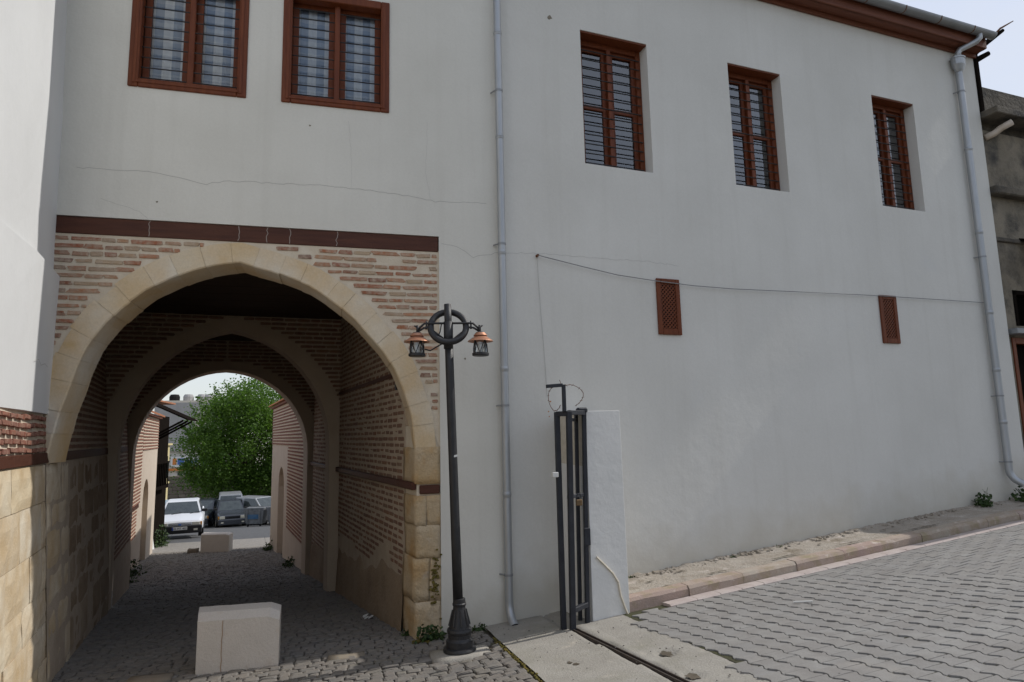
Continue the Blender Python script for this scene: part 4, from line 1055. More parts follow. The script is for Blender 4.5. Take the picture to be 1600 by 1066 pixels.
# ------------------------------------------------------------------ gate pier and folded gate
gp = MB()
pz = -.34
pts = [(.655, .02), (1.05, .02), (1.055, .70), (.65, .70)]
top = [RP(a, b, 1.81) for a, b in pts]; bot = [RP(a+(.01 if a > 1 else -.01), b*1.02, -.45) for a, b in pts]
gp.v = [tuple(p) for p in bot+top]; gp.f = [(0, 1, 5, 4), (1, 2, 6, 5), (2, 3, 7, 6), (3, 0, 4, 7), (4, 5, 6, 7), (3, 2, 1, 0)]
gate_pier = tag(gp.build('gate_pier', 'pier_plaster', None, bevel=.0028), 'low plastered wall stub projecting from the grey wall beside the gate', 'wall')
for s_, z_ in ((1.0, 1.08), (.955, .92)): spot(RP(s_, .701, z_), EO, .011, 'rust_drip', 'rust_spot', gate_pier)
mbs = MB(); mbs.quad(RP(.6475, .70, -.45), RP(.6525, .03, -.45), RP(.6525, .03, 1.80), RP(.6475, .70, 1.80)); mbs.build('cream_side', 'cream_cable', gate_pier, fix=False)
cable('pier_cable', [RP(.70, .725, .345), RP(.78, .722, .27), RP(.88, .722, .17), RP(.935, .725, .08), RP(.955, .728, -.05), RP(1.0, .73, -.18), RP(1.03, .735, -.25)], .011, 'cream_cable', 'cream cable curling down the front of the gate wall stub')
FG = thing('folding_gate', 'folded black iron gate leaning against the plastered wall stub', 'gate', (2.3, -.72, -.33))
A_, B_, C_, D_ = (2.175, -.72), (2.232, -.82), (2.43, -.50), (2.452, -.645)
def post(p, w_, z0, z1, lean=0., m='gate_iron', name='upright'):
    mb = MB(); mb.fbox((p[0]-w_/2, p[1]-w_/2, z0), (w_, 0, 0), (0, w_, 0), (lean, 0, z1-z0)); return mb.build(name, m, FG, bevel=.004)
post(A_, .05, -.37, 1.80, .0); post(B_, .052, -.40, 1.80, .035); post(C_, .036, -.30, 1.80, .035); post(D_, .042, -.28, 1.82, .045)
def rail(p, q, z, t, name='rail'):
    p, q = Vector((*p, z)), Vector((*q, z)); d = (q-p); nn = Vector((-d.y, d.x, 0)).normalized(); MB().fbox(p-nn*t/2-EZ*t/2, d, nn*t, EZ*t).build(name, 'gate_iron', FG, bevel=.003)
a2, b2, c2, d2 = [(p[0]+k_, p[1]) for p, k_ in ((A_, 0), (B_, .035), (C_, .035), (D_, .045))]
rail(a2, b2, 1.78, .05); rail(b2, d2, 1.79, .045); rail(c2, d2, 1.80, .04); rail(B_, D_, .965, .035); rail(B_, D_, -.10, .045); rail(A_, B_, -.34, .045); rail(b2, c2, 1.72, .03)
MB().fbox((B_[0]-.03, B_[1]-.02, 1.80), (.035, 0, 0), (0, .035, 0), (0, 0, .27)).build('top_bracket', 'gate_iron', FG, bevel=.004)
MB().fbox((B_[0]-.195, B_[1]-.02, 2.035), (.17, 0, .012), (0, .035, 0), (0, 0, .035)).build('top_bracket', 'gate_iron', FG, bevel=.004)
MB().box(D_[0]-.015, D_[0]+.05, D_[1]-.045, D_[1]-.02, .47, .64).build('latch_plate', 'gate_iron', FG, bevel=.004)
MB().box(D_[0]-.03, D_[0]+.08, D_[1]-.03, D_[1]+.05, 1.79, 1.845).build('hinge_lump', 'gate_iron', FG, bevel=.015)
MB().box(A_[0]-.075, A_[0]-.015, A_[1]-.04, A_[1]+.01, 1.155, 1.205).build('switch_box', 'white_plastic', FG, bevel=.005)
pl = thing('padlock', 'rusty brass padlock hanging on the middle rail of the folded gate', 'padlock', (2.37, -.74, .93))
MB().box(2.335, 2.40, -.765, -.735, .87, .93).build('lock_body', mat('old_brass', (.16, .10, .05), (.22, .15, .08), 20, .6, metal=.3), pl, bevel=.006)
MB().tube([(2.345, -.75, .925), (2.345, -.75, .965), (2.355, -.75, .985), (2.38, -.75, .985), (2.39, -.75, .965), (2.39, -.75, .925)], .006, 6).build('shackle', 'gate_iron', pl)
bw_ = MB(); 
def loop(c, rx, rz, a0, a1, n=22, tilt=0): return [(c[0]+rx*math.cos(a0+(a1-a0)*i/n), c[1]+tilt*math.sin(i*.5), c[2]+rz*math.sin(a0+(a1-a0)*i/n)) for i in range(n+1)]
wp = loop((2.30, -.80, 1.96), .13, .11, R(-70), R(120), 22, .02)+[(2.22, -.80, 2.03), (2.19, -.79, 2.12)]
wp2 = loop((2.14, -.78, 1.93), .07, .12, R(100), R(330), 18, .015)
for w__ in (wp, wp2):
    bw_.tube(w__, .003, 5)
    for i in range(1, len(w__)-1, 2):
        p = Vector(w__[i]); d = Vector((rng.uniform(-1, 1), rng.uniform(-1, 1), rng.uniform(-1, 1))).normalized()*.014; bw_.tube([p-d, p+d], .0022, 4)
tag(bw_.build('barbed_wire', 'rust'), 'loops of rusty barbed wire on top of the folded gate', 'barbed wire')

# ------------------------------------------------------------------ street lamp
LX, LY = 1.14, -.80; LZ = zg(LX, LY)+.012
SL = thing('street_lamp', 'black iron street lamp with ring and two copper hooded lanterns', 'street lamp', (LX, LY, LZ))
def lx(z): return LX-.085*(z-LZ)/3.2
prof = [(.150, 0), (.152, .018), (.146, .034), (.122, .040), (.124, .095), (.112, .105), (.104, .118), (.104, .150), (.112, .162), (.116, .178), (.110, .196), (.096, .205), (.090, .23), (.072, .30), (.060, .36), (.055, .39), (.062, .395), (.064, .412), (.058, .420), (.056, .455), (.045, .46)]
MB().lathe(prof, (LX, LY, LZ), 28).build('base', 'iron', SL, smooth=False)
for k in range(8):
    t = 2*math.pi*k/8; c_, s__ = math.cos(t), math.sin(t)
    MB().tube([(LX+.092*c_, LY+.092*s__, LZ+.225), (LX+.062*c_, LY+.062*s__, LZ+.36)], [.014, .008], 6).build('base_flute', 'iron', SL)
zt = 2.86
MB().tube([(lx(z), LY, z) for z in (LZ+.44, .6, 1.4, 2.2, 2.50)]+[(lx(2.5), LY, 2.5), (lx(2.7), LY, 2.7), (lx(zt), LY, zt)], [.046, .044, .042, .041, .040, .036, .036, .034], 18).build('pole', 'iron', SL, smooth=True)
vd = Vector((lx(2.6), LY+7, 0)).normalized(); hx = Vector((vd.y, -vd.x, 0)); ctr = Vector((lx(2.62), LY, 2.635))
MB().torus(ctr, Vector((vd.x, vd.y, -.42)), .172, .031, 40, 12).build('ring', 'iron', SL, smooth=True)
MB().tube([ctr-EZ*.215, ctr+EZ*.05], .046, 16).build('sleeve', 'iron', SL, smooth=True)
for sg in (-1, 1):
    P_ = lambda a, z: Vector((lx(2.6), LY-.02, z))+hx*(sg*a)
    mb = MB(); mb.tube([P_(.03, 2.668), P_(.14, 2.668), P_(.20, 2.668), P_(.235, 2.665), P_(.27, 2.635), P_(.30, 2.60)], .0105, 8)
    mb.tube([P_(.03, 2.50), P_(.10, 2.555), P_(.17, 2.61), P_(.205, 2.628), P_(.24, 2.622), P_(.30, 2.585)], .010, 8)
    mb.tube([P_(.215, 2.61), P_(.215, 2.692)], .008, 8); mb.tube([P_(.30, 2.575), P_(.30, 2.648)], .013, 8); mb.tube([P_(.30, 2.632), P_(.332, 2.645)], [.011, .006], 8)
    mb.build('arm', 'iron', SL, smooth=True)
    c = P_(.305, 0)
    ln = MB().lathe([(.018, 2.585), (.040, 2.578), (.044, 2.572)], c, 20).build('lantern', 'iron', SL)
    MB().lathe([(.022, 2.578), (.046, 2.572), (.068, 2.545), (.066, 2.540), (.045, 2.540), (.060, 2.535), (.122, 2.492), (.124, 2.486), (.118, 2.486), (.05, 2.52)], c, 28).build('lamp_shade', 'copper', ln, smooth=False)
    mb = MB()
    for k in range(20):
        t0, t1 = 2*math.pi*k/20, 2*math.pi*(k+1)/20; f = lambda t, z: c+Vector((.062*math.cos(t), .062*math.sin(t), z)); mb.quad(f(t0, 2.375), f(t1, 2.375), f(t1, 2.505), f(t0, 2.505))
    mb.build('lamp_glass', 'lamp_glass', ln, smooth=True, fix=False)
    MB().tube([c+EZ*2.375, c+EZ*2.48], .026, 12).build('bulb', 'white_plastic', ln, smooth=True)
    MB().lathe([(.074, 2.346), (.082, 2.352), (.082, 2.372), (.07, 2.378)], c, 24).build('lantern_base', 'iron', ln)
    mb = MB()
    for k in range(4):
        t = 2*math.pi*(k+.3)/4; f = lambda tt, z: c+Vector((.068*math.cos(tt), .068*math.sin(tt), z))
        mb.tube([f(t, 2.375), f(t, 2.505)], .006, 6); mb.tube([f(t+2*math.pi/4*i/6, 2.375+.13*abs(1-2*i/6)) for i in range(7)], .0045, 6)
    mb.build('lantern_cage', 'iron', ln)
MB().tube([P_(-.07, 2.66), P_(-.085, 2.58), P_(-.11, 2.53)], .006, 6).build('lamp_cable', 'trim', SL)
q_ = lambda a, z: Vector((lx(2.6), LY-.03, z))-hx*a
MB().tube([q_(-.0, 2.50), q_(.06, 2.47), q_(.13, 2.43), q_(.18, 2.40), q_(.23, 2.415)], .007, 6).build('lamp_cable', 'trim', SL)
MB().fbox(Vector((lx(1.42)+.004, LY-.048, 1.385)), (.032, 0, .008), (0, .012, 0), (0, 0, .018)).build('paper_scrap', 'white_plastic', SL)
rough_block('lamp_footing', 'concrete', None, LX-.26, LX+.27, LY-.25, LY+.12, LZ-.14, LZ+.004, .02, 3); tag(bpy.data.objects['lamp_footing'], 'irregular concrete pad under the black street lamp', 'footing')

# ------------------------------------------------------------------ stone blocks
def stone_bollard(cx, cy, ang, w_, d_, h, label, ch=.07):
    z0 = zg(cx, cy)-.04; bm = bmesh.new(); 
    from mathutils import noise as mn
    prof = [(-d_/2, 0), (-d_/2, h-ch*.75), (-d_/2+ch*1.6, h), (d_/2-.02, h), (d_/2, h-.03), (d_/2, 0)]
    nx = 9; mb = MB()
    for i in range(nx):
        x = -w_/2+w_*i/(nx-1); e = .03 if i == nx-1 else 0
        for (y, z) in prof: mb.v.append((x-(.10 if x > 0 else .20)*(y+d_/2), y, z-(e*1.2 if z > h*.7 else 0)))
    n = len(prof)
    mb.f = [(i*n+k, (i+1)*n+k, (i+1)*n+k+1, i*n+k+1) for i in range(nx-1) for k in range(n-1)]+[tuple(range(n)), tuple(range((nx-1)*n, nx*n))]
    me = mb.mesh('stone_block', 'block'); bm.from_mesh(me)
    bmesh.ops.subdivide_edges(bm, edges=[e for e in bm.edges if e.calc_length() > .15], cuts=3, use_grid_fill=True)
    for v in bm.verts: v.co += Vector([mn.noise(v.co*9+Vector((k*7+cx*3, 0, 0)))*.004 for k in range(3)])
    bm.to_mesh(me); bm.free()
    mw = Matrix.Translation((cx, cy, z0)) @ Matrix.Rotation(ang, 4, 'Z')
    return tag(link('stone_bollard', me, None, mw), label, 'stone block', 'stone blocks barring the passage')
stone_bollard(-.80, -.09, R(-4), .71, .36, .555, 'large pale stone block in the near mouth of the passage')
o = bpy.data.objects['stone_bollard']; mwb = o.matrix_basis.copy()
pth = [Vector((-.14+rng.uniform(-.004, .004), -.1845, z)) for z in np.linspace(.04, .50, 9)]; mb = MB()
for a, b in zip(pth, pth[1:]): mb.quad(*[mwb @ q for q in (a-Vector((.003, 0, 0)), a+Vector((.003, 0, 0)), b+Vector((.003, 0, 0)), b-Vector((.003, 0, 0)))])
me_ = mb.mesh('rust_crack', 'rust_crack', fix=False); me_.transform(mwb.inverted()); q_o = bpy.data.objects.new('rust_crack', me_); C.objects.link(q_o); q_o.parent = o
stone_bollard(-3.44, 15.7, R(-14), .86, .4, .60, 'brownish stone block at the far end of the passage', .03)
o = rough_block('loose_rock', 'rubble', None, -4.28, -3.98, 15.62, 15.82, zg(-4.1, 15.7)-.05, zg(-4.1, 15.7)+.12, .03, 2); tag(o, 'small loose rock on the lane beside the far stone block', 'rock')
o = rough_block('flat_stone', 'rubble', None, -.02, .32, -.42, -.27, zg(.1, -.3)-.06, zg(.1, -.3)+.022, .02, 2); tag(o, 'flat buff stone set in the cobbles right of the near block', 'stone')
o = rough_block('flat_stone', 'rubble', None, -1.72, -1.36, -.30, -.13, zg(-1.5, -.3)-.06, zg(-1.5, -.3)+.03, .02, 2); tag(o, 'flat buff stone set in the cobbles left of the near block', 'stone')

# ------------------------------------------------------------------ walls beyond the passage
def XG(y): return -3.02-.148*(y-.0)                    # left garden wall line
GW = thing('passage_side_wall', 'sunlit brick and plaster wall with arched niche left beyond the passage', 'wall', (XG(12), 12, -1.7))
GW['group'] = 'walls beyond the passage'
def side_wall(T, y0, y1, xf, nrm, ztop, zbrick, niche, mb_mat, ya, yb, red, tile_out, mort='mortar'):
    """wall along the lane; nrm = outward sign in x. niche=(y0,y1,zspring)"""
    ny0, ny1, ns, nt = niche
    def P(y, z, d=0.): return Vector((xf(y)-nrm*d, y, z))
    ys = [y0]+list(np.linspace(ny0, ny1, 13))+[y1]
    mb = MB(); dep = .22
    def arch(y):
        t = (y-(ny0+ny1)/2)/((ny1-ny0)/2); return ns+(nt-ns)*math.sqrt(max(0, 1-t*t))
    for a, b in zip(ys, ys[1:]):
        za, zb = ((arch(a), arch(b)) if a >= ny0 and b <= ny1 else (-2.2, -2.2))
        mb.quad(P(a, za), P(b, zb), P(b, ztop), P(a, ztop))
        if za > -2.2:
            mb.quad(P(a, za), P(b, zb), P(b, zb, dep), P(a, za, dep)); mb.quad(P(a, -2.2, dep), P(b, -2.2, dep), P(b, zb, dep), P(a, za, dep))
    mb.quad(P(ny0, -2.2), P(ny0, ns), P(ny0, ns, dep), P(ny0, -2.2, dep)); mb.quad(P(ny1, -2.2), P(ny1, ns), P(ny1, ns, dep), P(ny1, -2.2, dep))
    mb.quad(P(y1, -2.2), P(y1, ztop), P(y1, ztop, .5), P(y1, -2.2, .5)); mb.quad(P(y0, ztop), P(y1, ztop), P(y1, ztop, .5), P(y0, ztop, .5)); mb.quad(P(y0, -2.2, .5), P(y1, -2.2, .5), P(y1, ztop, .5), P(y0, ztop, .5))
    w_ = mb.build('plaster_coat', 'buff_plaster', T, fix=False)
    d = Vector((xf(y1)-xf(y0), y1-y0, 0)).normalized(); nn = Vector((nrm*d.y, -nrm*d.x, 0))
    bx = []
    for a, b, z0, z1 in zbrick:
        mb = MB(); mb.quad(P(a, z0, -.006), P(b, z0, -.006), P(b, z1, -.006), P(a, z1, -.006)); mb.build('brick_panel', mort, T, fix=False)
        z = z0+.035
        while z < z1-.02:
            y = a+rng.uniform(0, .1)
            while y < b-.04:
                l = min(rng.uniform(.16, .26), b-y)
                bx.append((axes(P(y+l/2, z, -.012), d*l, nn*.03, Vector((0, 0, .040))), 1/(y+7))); y += l+.016
            z += .084
    pieces('brick', red, bx, w_, 90, None, 'brick_field', 6, bev=.12, jit=.05)
    mb = MB(); mb.fbox(P(y0, ztop, -.10), P(y1, ztop)-P(y0, ztop), Vector((-nrm*.6, 0, 0)), (0, 0, .06)); mb.build('coping', 'red_brick', T)
    k = y0; i = 0
    while k < y1-.05:
        c0 = P(k+.09, ztop+.06, -.16); c1 = P(k+.09, ztop+.36, .5)
        n = 6; mb = MB()
        for p in (c0, c1): mb.v += [tuple(p+Vector((0, .085*math.cos(math.pi*i/n), .05*math.sin(math.pi*i/n)))) for i in range(n+1)]
        mb.f = [(i, i+1, n+2+i, n+1+i) for i in range(n)]+[tuple(range(n+1))]
        mb.build('roof_tile', 'terracotta', T, smooth=False); k += .185
side_wall(GW, 7.8, 16.6, XG, 1, 2.30, [(7.8, 12.2, .02, 2.29), (12.2, 16.5, 1.35, 2.29), (7.8, 11.6, -.75, -.08)], (13.0, 14.4, .0, .55), 'buff_plaster', 7.8, 12, 'red_brick', .1)
MB().fbox((XG(7.8)+.0, 7.8, -.06), (XG(11.9)-XG(7.8), 4.1, 0), (.03, 0, 0), (0, 0, .085)).build('tie_beam', 'timber', GW)
def XG2(y): return XR(y)-.02
GW2 = thing('passage_side_wall', 'shaded brick and plaster wall with arched niche right beyond the passage', 'wall', (XG2(12), 12, -1.7), 'walls beyond the passage')
side_wall(GW2, 7.85, 16.0, XG2, -1, 2.55, [(7.85, 11.4, -.70, 2.54), (11.4, 15.98, 1.40, 2.54)], (12.3, 13.8, .2, .78), 'buff_plaster', 7.8, 12, 'red_brick', .1)

# timber-eaved house beyond the left wall
EH = thing('timber_eave_house', 'dark timber house with wide raking eave beyond the left passage wall', 'house', (-6.2, 19.5, -1.9))
mb = MB().box(-9.5, -6.05, 17.4, 20.6, -2.4, 2.5); mb.build('wall', 'dark_timber', EH)
a = Vector((-5.9, 16.9, 3.0)); mb = MB(); mb.fbox((-6.2, 16.9, 2.98), (1.5, 0, -.72), (0, 1.7, 0), (0, 0, .05)); mb.build('eave_roof', 'dark_timber', EH)
for y in (17.0, 17.7, 18.4):
    MB().fbox((-5.95, y, 1.6), (1.1, 0, .62), (0, .07, 0), (0, 0, .07)).build('eave_strut', 'dark_timber', EH)
MB().box(-6.05, -5.85, 18.0, 20.0, -.1, .02).build('balcony_floor', 'dark_timber', EH)
for y in np.arange(18.0, 20.0, .24): MB().box(-5.89, -5.85, y, y+.03, .02, .8).build('baluster', 'dark_timber', EH)
MB().box(-5.90, -5.84, 18.0, 20.02, .8, .86).build('balcony_rail', 'dark_timber', EH)
mb = MB().box(-9.5, -6.2, 17.0, 22.2, 3.04, 3.1); mb.build('roof', 'terracotta', EH)
o = MB().fbox((-5.93, 17.2, -2.0), (.2, .7, .0), (.01, 0, 0), (-.2, 0, 1.3)).build('leaning_sheet', 'white_plastic'); tag(o, 'pale sheet leaning on the timber house beside the white sedan', 'sheet')
# yellow house further
YH = thing('yellow_house', 'narrow yellow rendered house behind the timber eave house', 'house', (-8.4, 31, -2.2))
MB().box(-13, -8.9, 29, 34, -3.6, 1.35).build('wall', 'yellow_wall', YH)
MB().box(-13.1, -8.78, 28.9, 34.1, 1.35, 1.45).build('cornice', 'yellow_wall', YH); MB().box(-8.9, -8.84, 29, 34, -.75, -.65).build('cornice', 'yellow_wall', YH)
for y in (29.6, 31.2, 32.8): MB().box(-8.91, -8.87, y, y+.8, -.45, .75).build('window', 'car_glass', YH)
MB().box(-8.88, -8.5, 29.2, 29.9, -1.3, -.9).build('air_conditioner', 'white_plastic', YH, bevel=.02)

def apartment(name, label, x0, x1, y, dep, z0, z1, m, wins, group=None):
    T = thing(name, label, 'building', ((x0+x1)/2, y, z0), group)
    mb = wall_holes(x0, x1, z0, z1, [w_[:4] for w_ in wins], lambda x, d, z: Vector((x, y+d, z)), .25)
    mb.quad((x1, y, z0), (x1, y+dep, z0), (x1, y+dep, z1), (x1, y, z1)); mb.quad((x0, y, z0), (x0, y+dep, z0), (x0, y+dep, z1), (x0, y, z1)); mb.quad((x0, y, z1), (x1, y, z1), (x1, y+dep, z1), (x0, y+dep, z1))
    mb.build('wall', m, T, fix=False)
    for a, b, c, d in wins:
        f = MB(); t = .08; f.box(a, a+t, y+.12, y+.2, c, d); f.box(b-t, b, y+.12, y+.2, c, d); f.box(a, b, y+.12, y+.2, c, c+t); f.box(a, b, y+.12, y+.2, d-t, d); f.box((a+b)/2-.04, (a+b)/2+.04, y+.12, y+.2, c, d)
        wn = f.build('window', 'white_plastic', T); MB().quad((a, y+.17, c), (b, y+.17, c), (b, y+.17, d), (a, y+.17, d)).build('pane', 'car_glass', wn, fix=False)
    return T
CB = apartment('apartment_building', 'cream low apartment block with shop sign, left of the big tree', -18.5, -9.0, 75, 12, -8, .65, 'cream_wall', [(x, x+1.3, z, z+2.0) for x in (-17.0, -14.2, -11.6) for z in (-3.9, -7.0)])
MB().box(-18.6, -8.9, 74.7, 75, .4, .9).build('cornice', 'grey_wall', CB); MB().box(-18.6, -8.9, 74.75, 75, -1.75, -1.5).build('cornice', 'orange_paint', CB)
sg = thing('shop_sign', 'white shop sign with blue and orange print on the cream block', 'sign', (-15.5, 74.9, -1.1))
MB().box(-17.6, -13.2, 74.8, 74.95, -1.35, -.2).build('board', 'plate_white', sg); MB().box(-16.9, -16.2, 74.77, 74.8, -1.1, -.4).build('print', 'blue_paint', sg); MB().box(-17.4, -17.0, 74.77, 74.8, -1.1, -.4).build('print', 'orange_paint', sg)
for k in range(6): MB().box(-16.0+k*.42, -15.74+k*.42, 74.77, 74.8, -1.0, -.55).build('print', 'blue_paint', sg)
GT = apartment('apartment_building', 'grey stepped apartment tower with roof tanks, rising behind the cream block', -26.5, -17.2, 104, 14, -9, 7.4, 'grey_wall', [(x, x+2.4, z, z+1.6) for x in (-19.9,) for z in (1.2, -2.0)])
MB().box(-20.6, -16.4, 103.2, 104, -9, 5.6).build('wing', 'beige_wall', GT); MB().box(-20.2, -17.0, 103.1, 103.2, 1.2, 3.0).build('balcony_opening', 'dark_interior', GT); MB().box(-25.2, -17.0, 104.5, 110, 7.4, 7.75).build('parapet', 'beige_wall', GT)
for x, m_ in ((-24.2, 'dark_interior'), (-22.2, 'grey_wall'), (-20.2, 'grey_wall'), (-19.2, 'grey_wall')): MB().lathe([(.75, 7.7), (.78, 8.4), (.6, 8.75), (.1, 8.8)], (x, 106, 0), 12).build('roof_tank', m_, GT)

# rubble wall behind the parked cars
RW = thing('rubble_wall', 'low rubble stone wall behind the parked cars under the tree', 'wall', (-5, 50, -4.8))
mb = MB().box(-16, 8, 50.1, 50.6, -5.4, -1.15); mb.build('wall_core', 'rubble', RW)
bx = []
z = -4.8
while z < -1.2:
    x = -14.
    while x < 1: 
        l = rng.uniform(.35, .8); bx.append((axes((x+l/2, 50.08, z+.14), Vector((l-.03, 0, 0)), Vector((0, .12, 0)), Vector((0, 0, .26))), -abs(x+6))); x += l
    z += .28
pieces('stone', 'rubble', bx, RW, 90, None, 'stone_field', 6, bev=.15, jit=.08)

# ------------------------------------------------------------------ trees
def tree(name, label, base, crown_c, rad, nclump, nleaf, leafsize, seed, group, trunk_r=.22):
    r = np.random.default_rng(seed); rr = random.Random(seed)
    T = thing(name, label, 'tree', base, group)
    b = Vector(base); cc = Vector(crown_c); mb = MB()
    fork = b.lerp(cc, .45); mb.tube([b-EZ*.2, b.lerp(fork, .5)+Vector((.1, 0, 0)), fork], [trunk_r*1.3, trunk_r, trunk_r*.85], 10)
    clumps = []
    for i in range(nclump):
        d = r.normal(size=3); d /= np.linalg.norm(d); k = r.uniform(.35, 1.0)**.6
        p = np.array(crown_c)+d*np.array(rad)*k; clumps.append((p, r.uniform(.45, 1.0)*min(rad)*.27))
    for p, s_ in clumps[:26]:
        e = Vector(p); mid = fork.lerp(e, .5)+Vector((0, 0, .3)); mb.tube([fork, mid, e], [trunk_r*.45, trunk_r*.22, .015], 6)
    mb.build('trunk', 'bark', T, smooth=True)
    V = []; 
    per = nleaf//nclump
    cen = []; nor = []
    for p, s_ in clumps:
        q = r.normal(size=(per, 3))*s_*np.array([.62, .62, .55]); 
        cen.append(p+q)
    # feathery outer sprigs
    for i in range(90):
        d = r.normal(size=3); d[2] = abs(d[2])*.9+.1; d /= np.linalg.norm(d); p0 = np.array(crown_c)+d*np.array(rad)*.92; up = d*np.array([.8, .8, 1.1])+np.array([0, 0, .5]); up /= np.linalg.norm(up)
        t = r.uniform(0, 1, 34)[:, None]; cen.append(p0+up*t*r.uniform(.5, 1.15)+r.normal(size=(34, 3))*.09*(1.2-t))
    cen = np.concatenate(cen); n = len(cen)
    a = r.normal(size=(n, 3)); a /= np.linalg.norm(a, axis=1)[:, None]; a[:, 2] = a[:, 2]*.6-.25
    bb = np.cross(a, r.normal(size=(n, 3))); bb /= np.linalg.norm(bb, axis=1)[:, None]
    L_ = leafsize*r.uniform(.7, 1.3, (n, 1)); W_ = L_*.30
    v = np.stack([cen-a*L_*.5, cen+bb*W_, cen+a*L_*.5, cen-bb*W_], 1).reshape(-1, 3)
    me = bpy.data.meshes.new('crown'); me.vertices.add(4*n); me.vertices.foreach_set('co', v.ravel()); me.loops.add(4*n); me.loops.foreach_set('vertex_index', np.arange(4*n)); me.polygons.add(n); me.polygons.foreach_set('loop_start', np.arange(n)*4); me.update(calc_edges=True); me.validate()
    me.materials.append(M['leaf']); link('crown', me, T)
def leaf_translucent():
    m = M['leaf']; t = m.node_tree; b = t.nodes['Principled BSDF']; out = [n for n in t.nodes if n.type == 'OUTPUT_MATERIAL'][0]
    tr = t.nodes.new('ShaderNodeBsdfTranslucent'); mx = t.nodes.new('ShaderNodeMixShader'); mx.inputs[0].default_value = .36
    src = b.inputs['Base Color'].links[0].from_socket
    mul = t.nodes.new('ShaderNodeMix'); mul.data_type = 'RGBA'; mul.blend_type = 'MULTIPLY'; mul.inputs[0].default_value = 1; t.links.new(src, mul.inputs[6]); mul.inputs[7].default_value = (1.6, 1.9, .9, 1)
    t.links.new(mul.outputs[2], tr.inputs[0]); t.links.new(b.outputs[0], mx.inputs[1]); t.links.new(tr.outputs[0], mx.inputs[2]); t.links.new(mx.outputs[0], out.inputs[0])
leaf_translucent()
tree('leafy_tree', 'big bright green leafy tree over the parked cars beyond the passage', (-6.6, 42.5, -4.1), (-5.0, 43, 1.3), (5.1, 4.2, 4.6), 190, 95000, .17, 3, 'trees on the square')
tree('leafy_tree', 'darker green tree standing behind the big leafy tree', (2.5, 50, -4.6), (1.8, 50, 2.2), (7, 3.6, 5.5), 110, 26000, .26, 5, 'trees on the square')

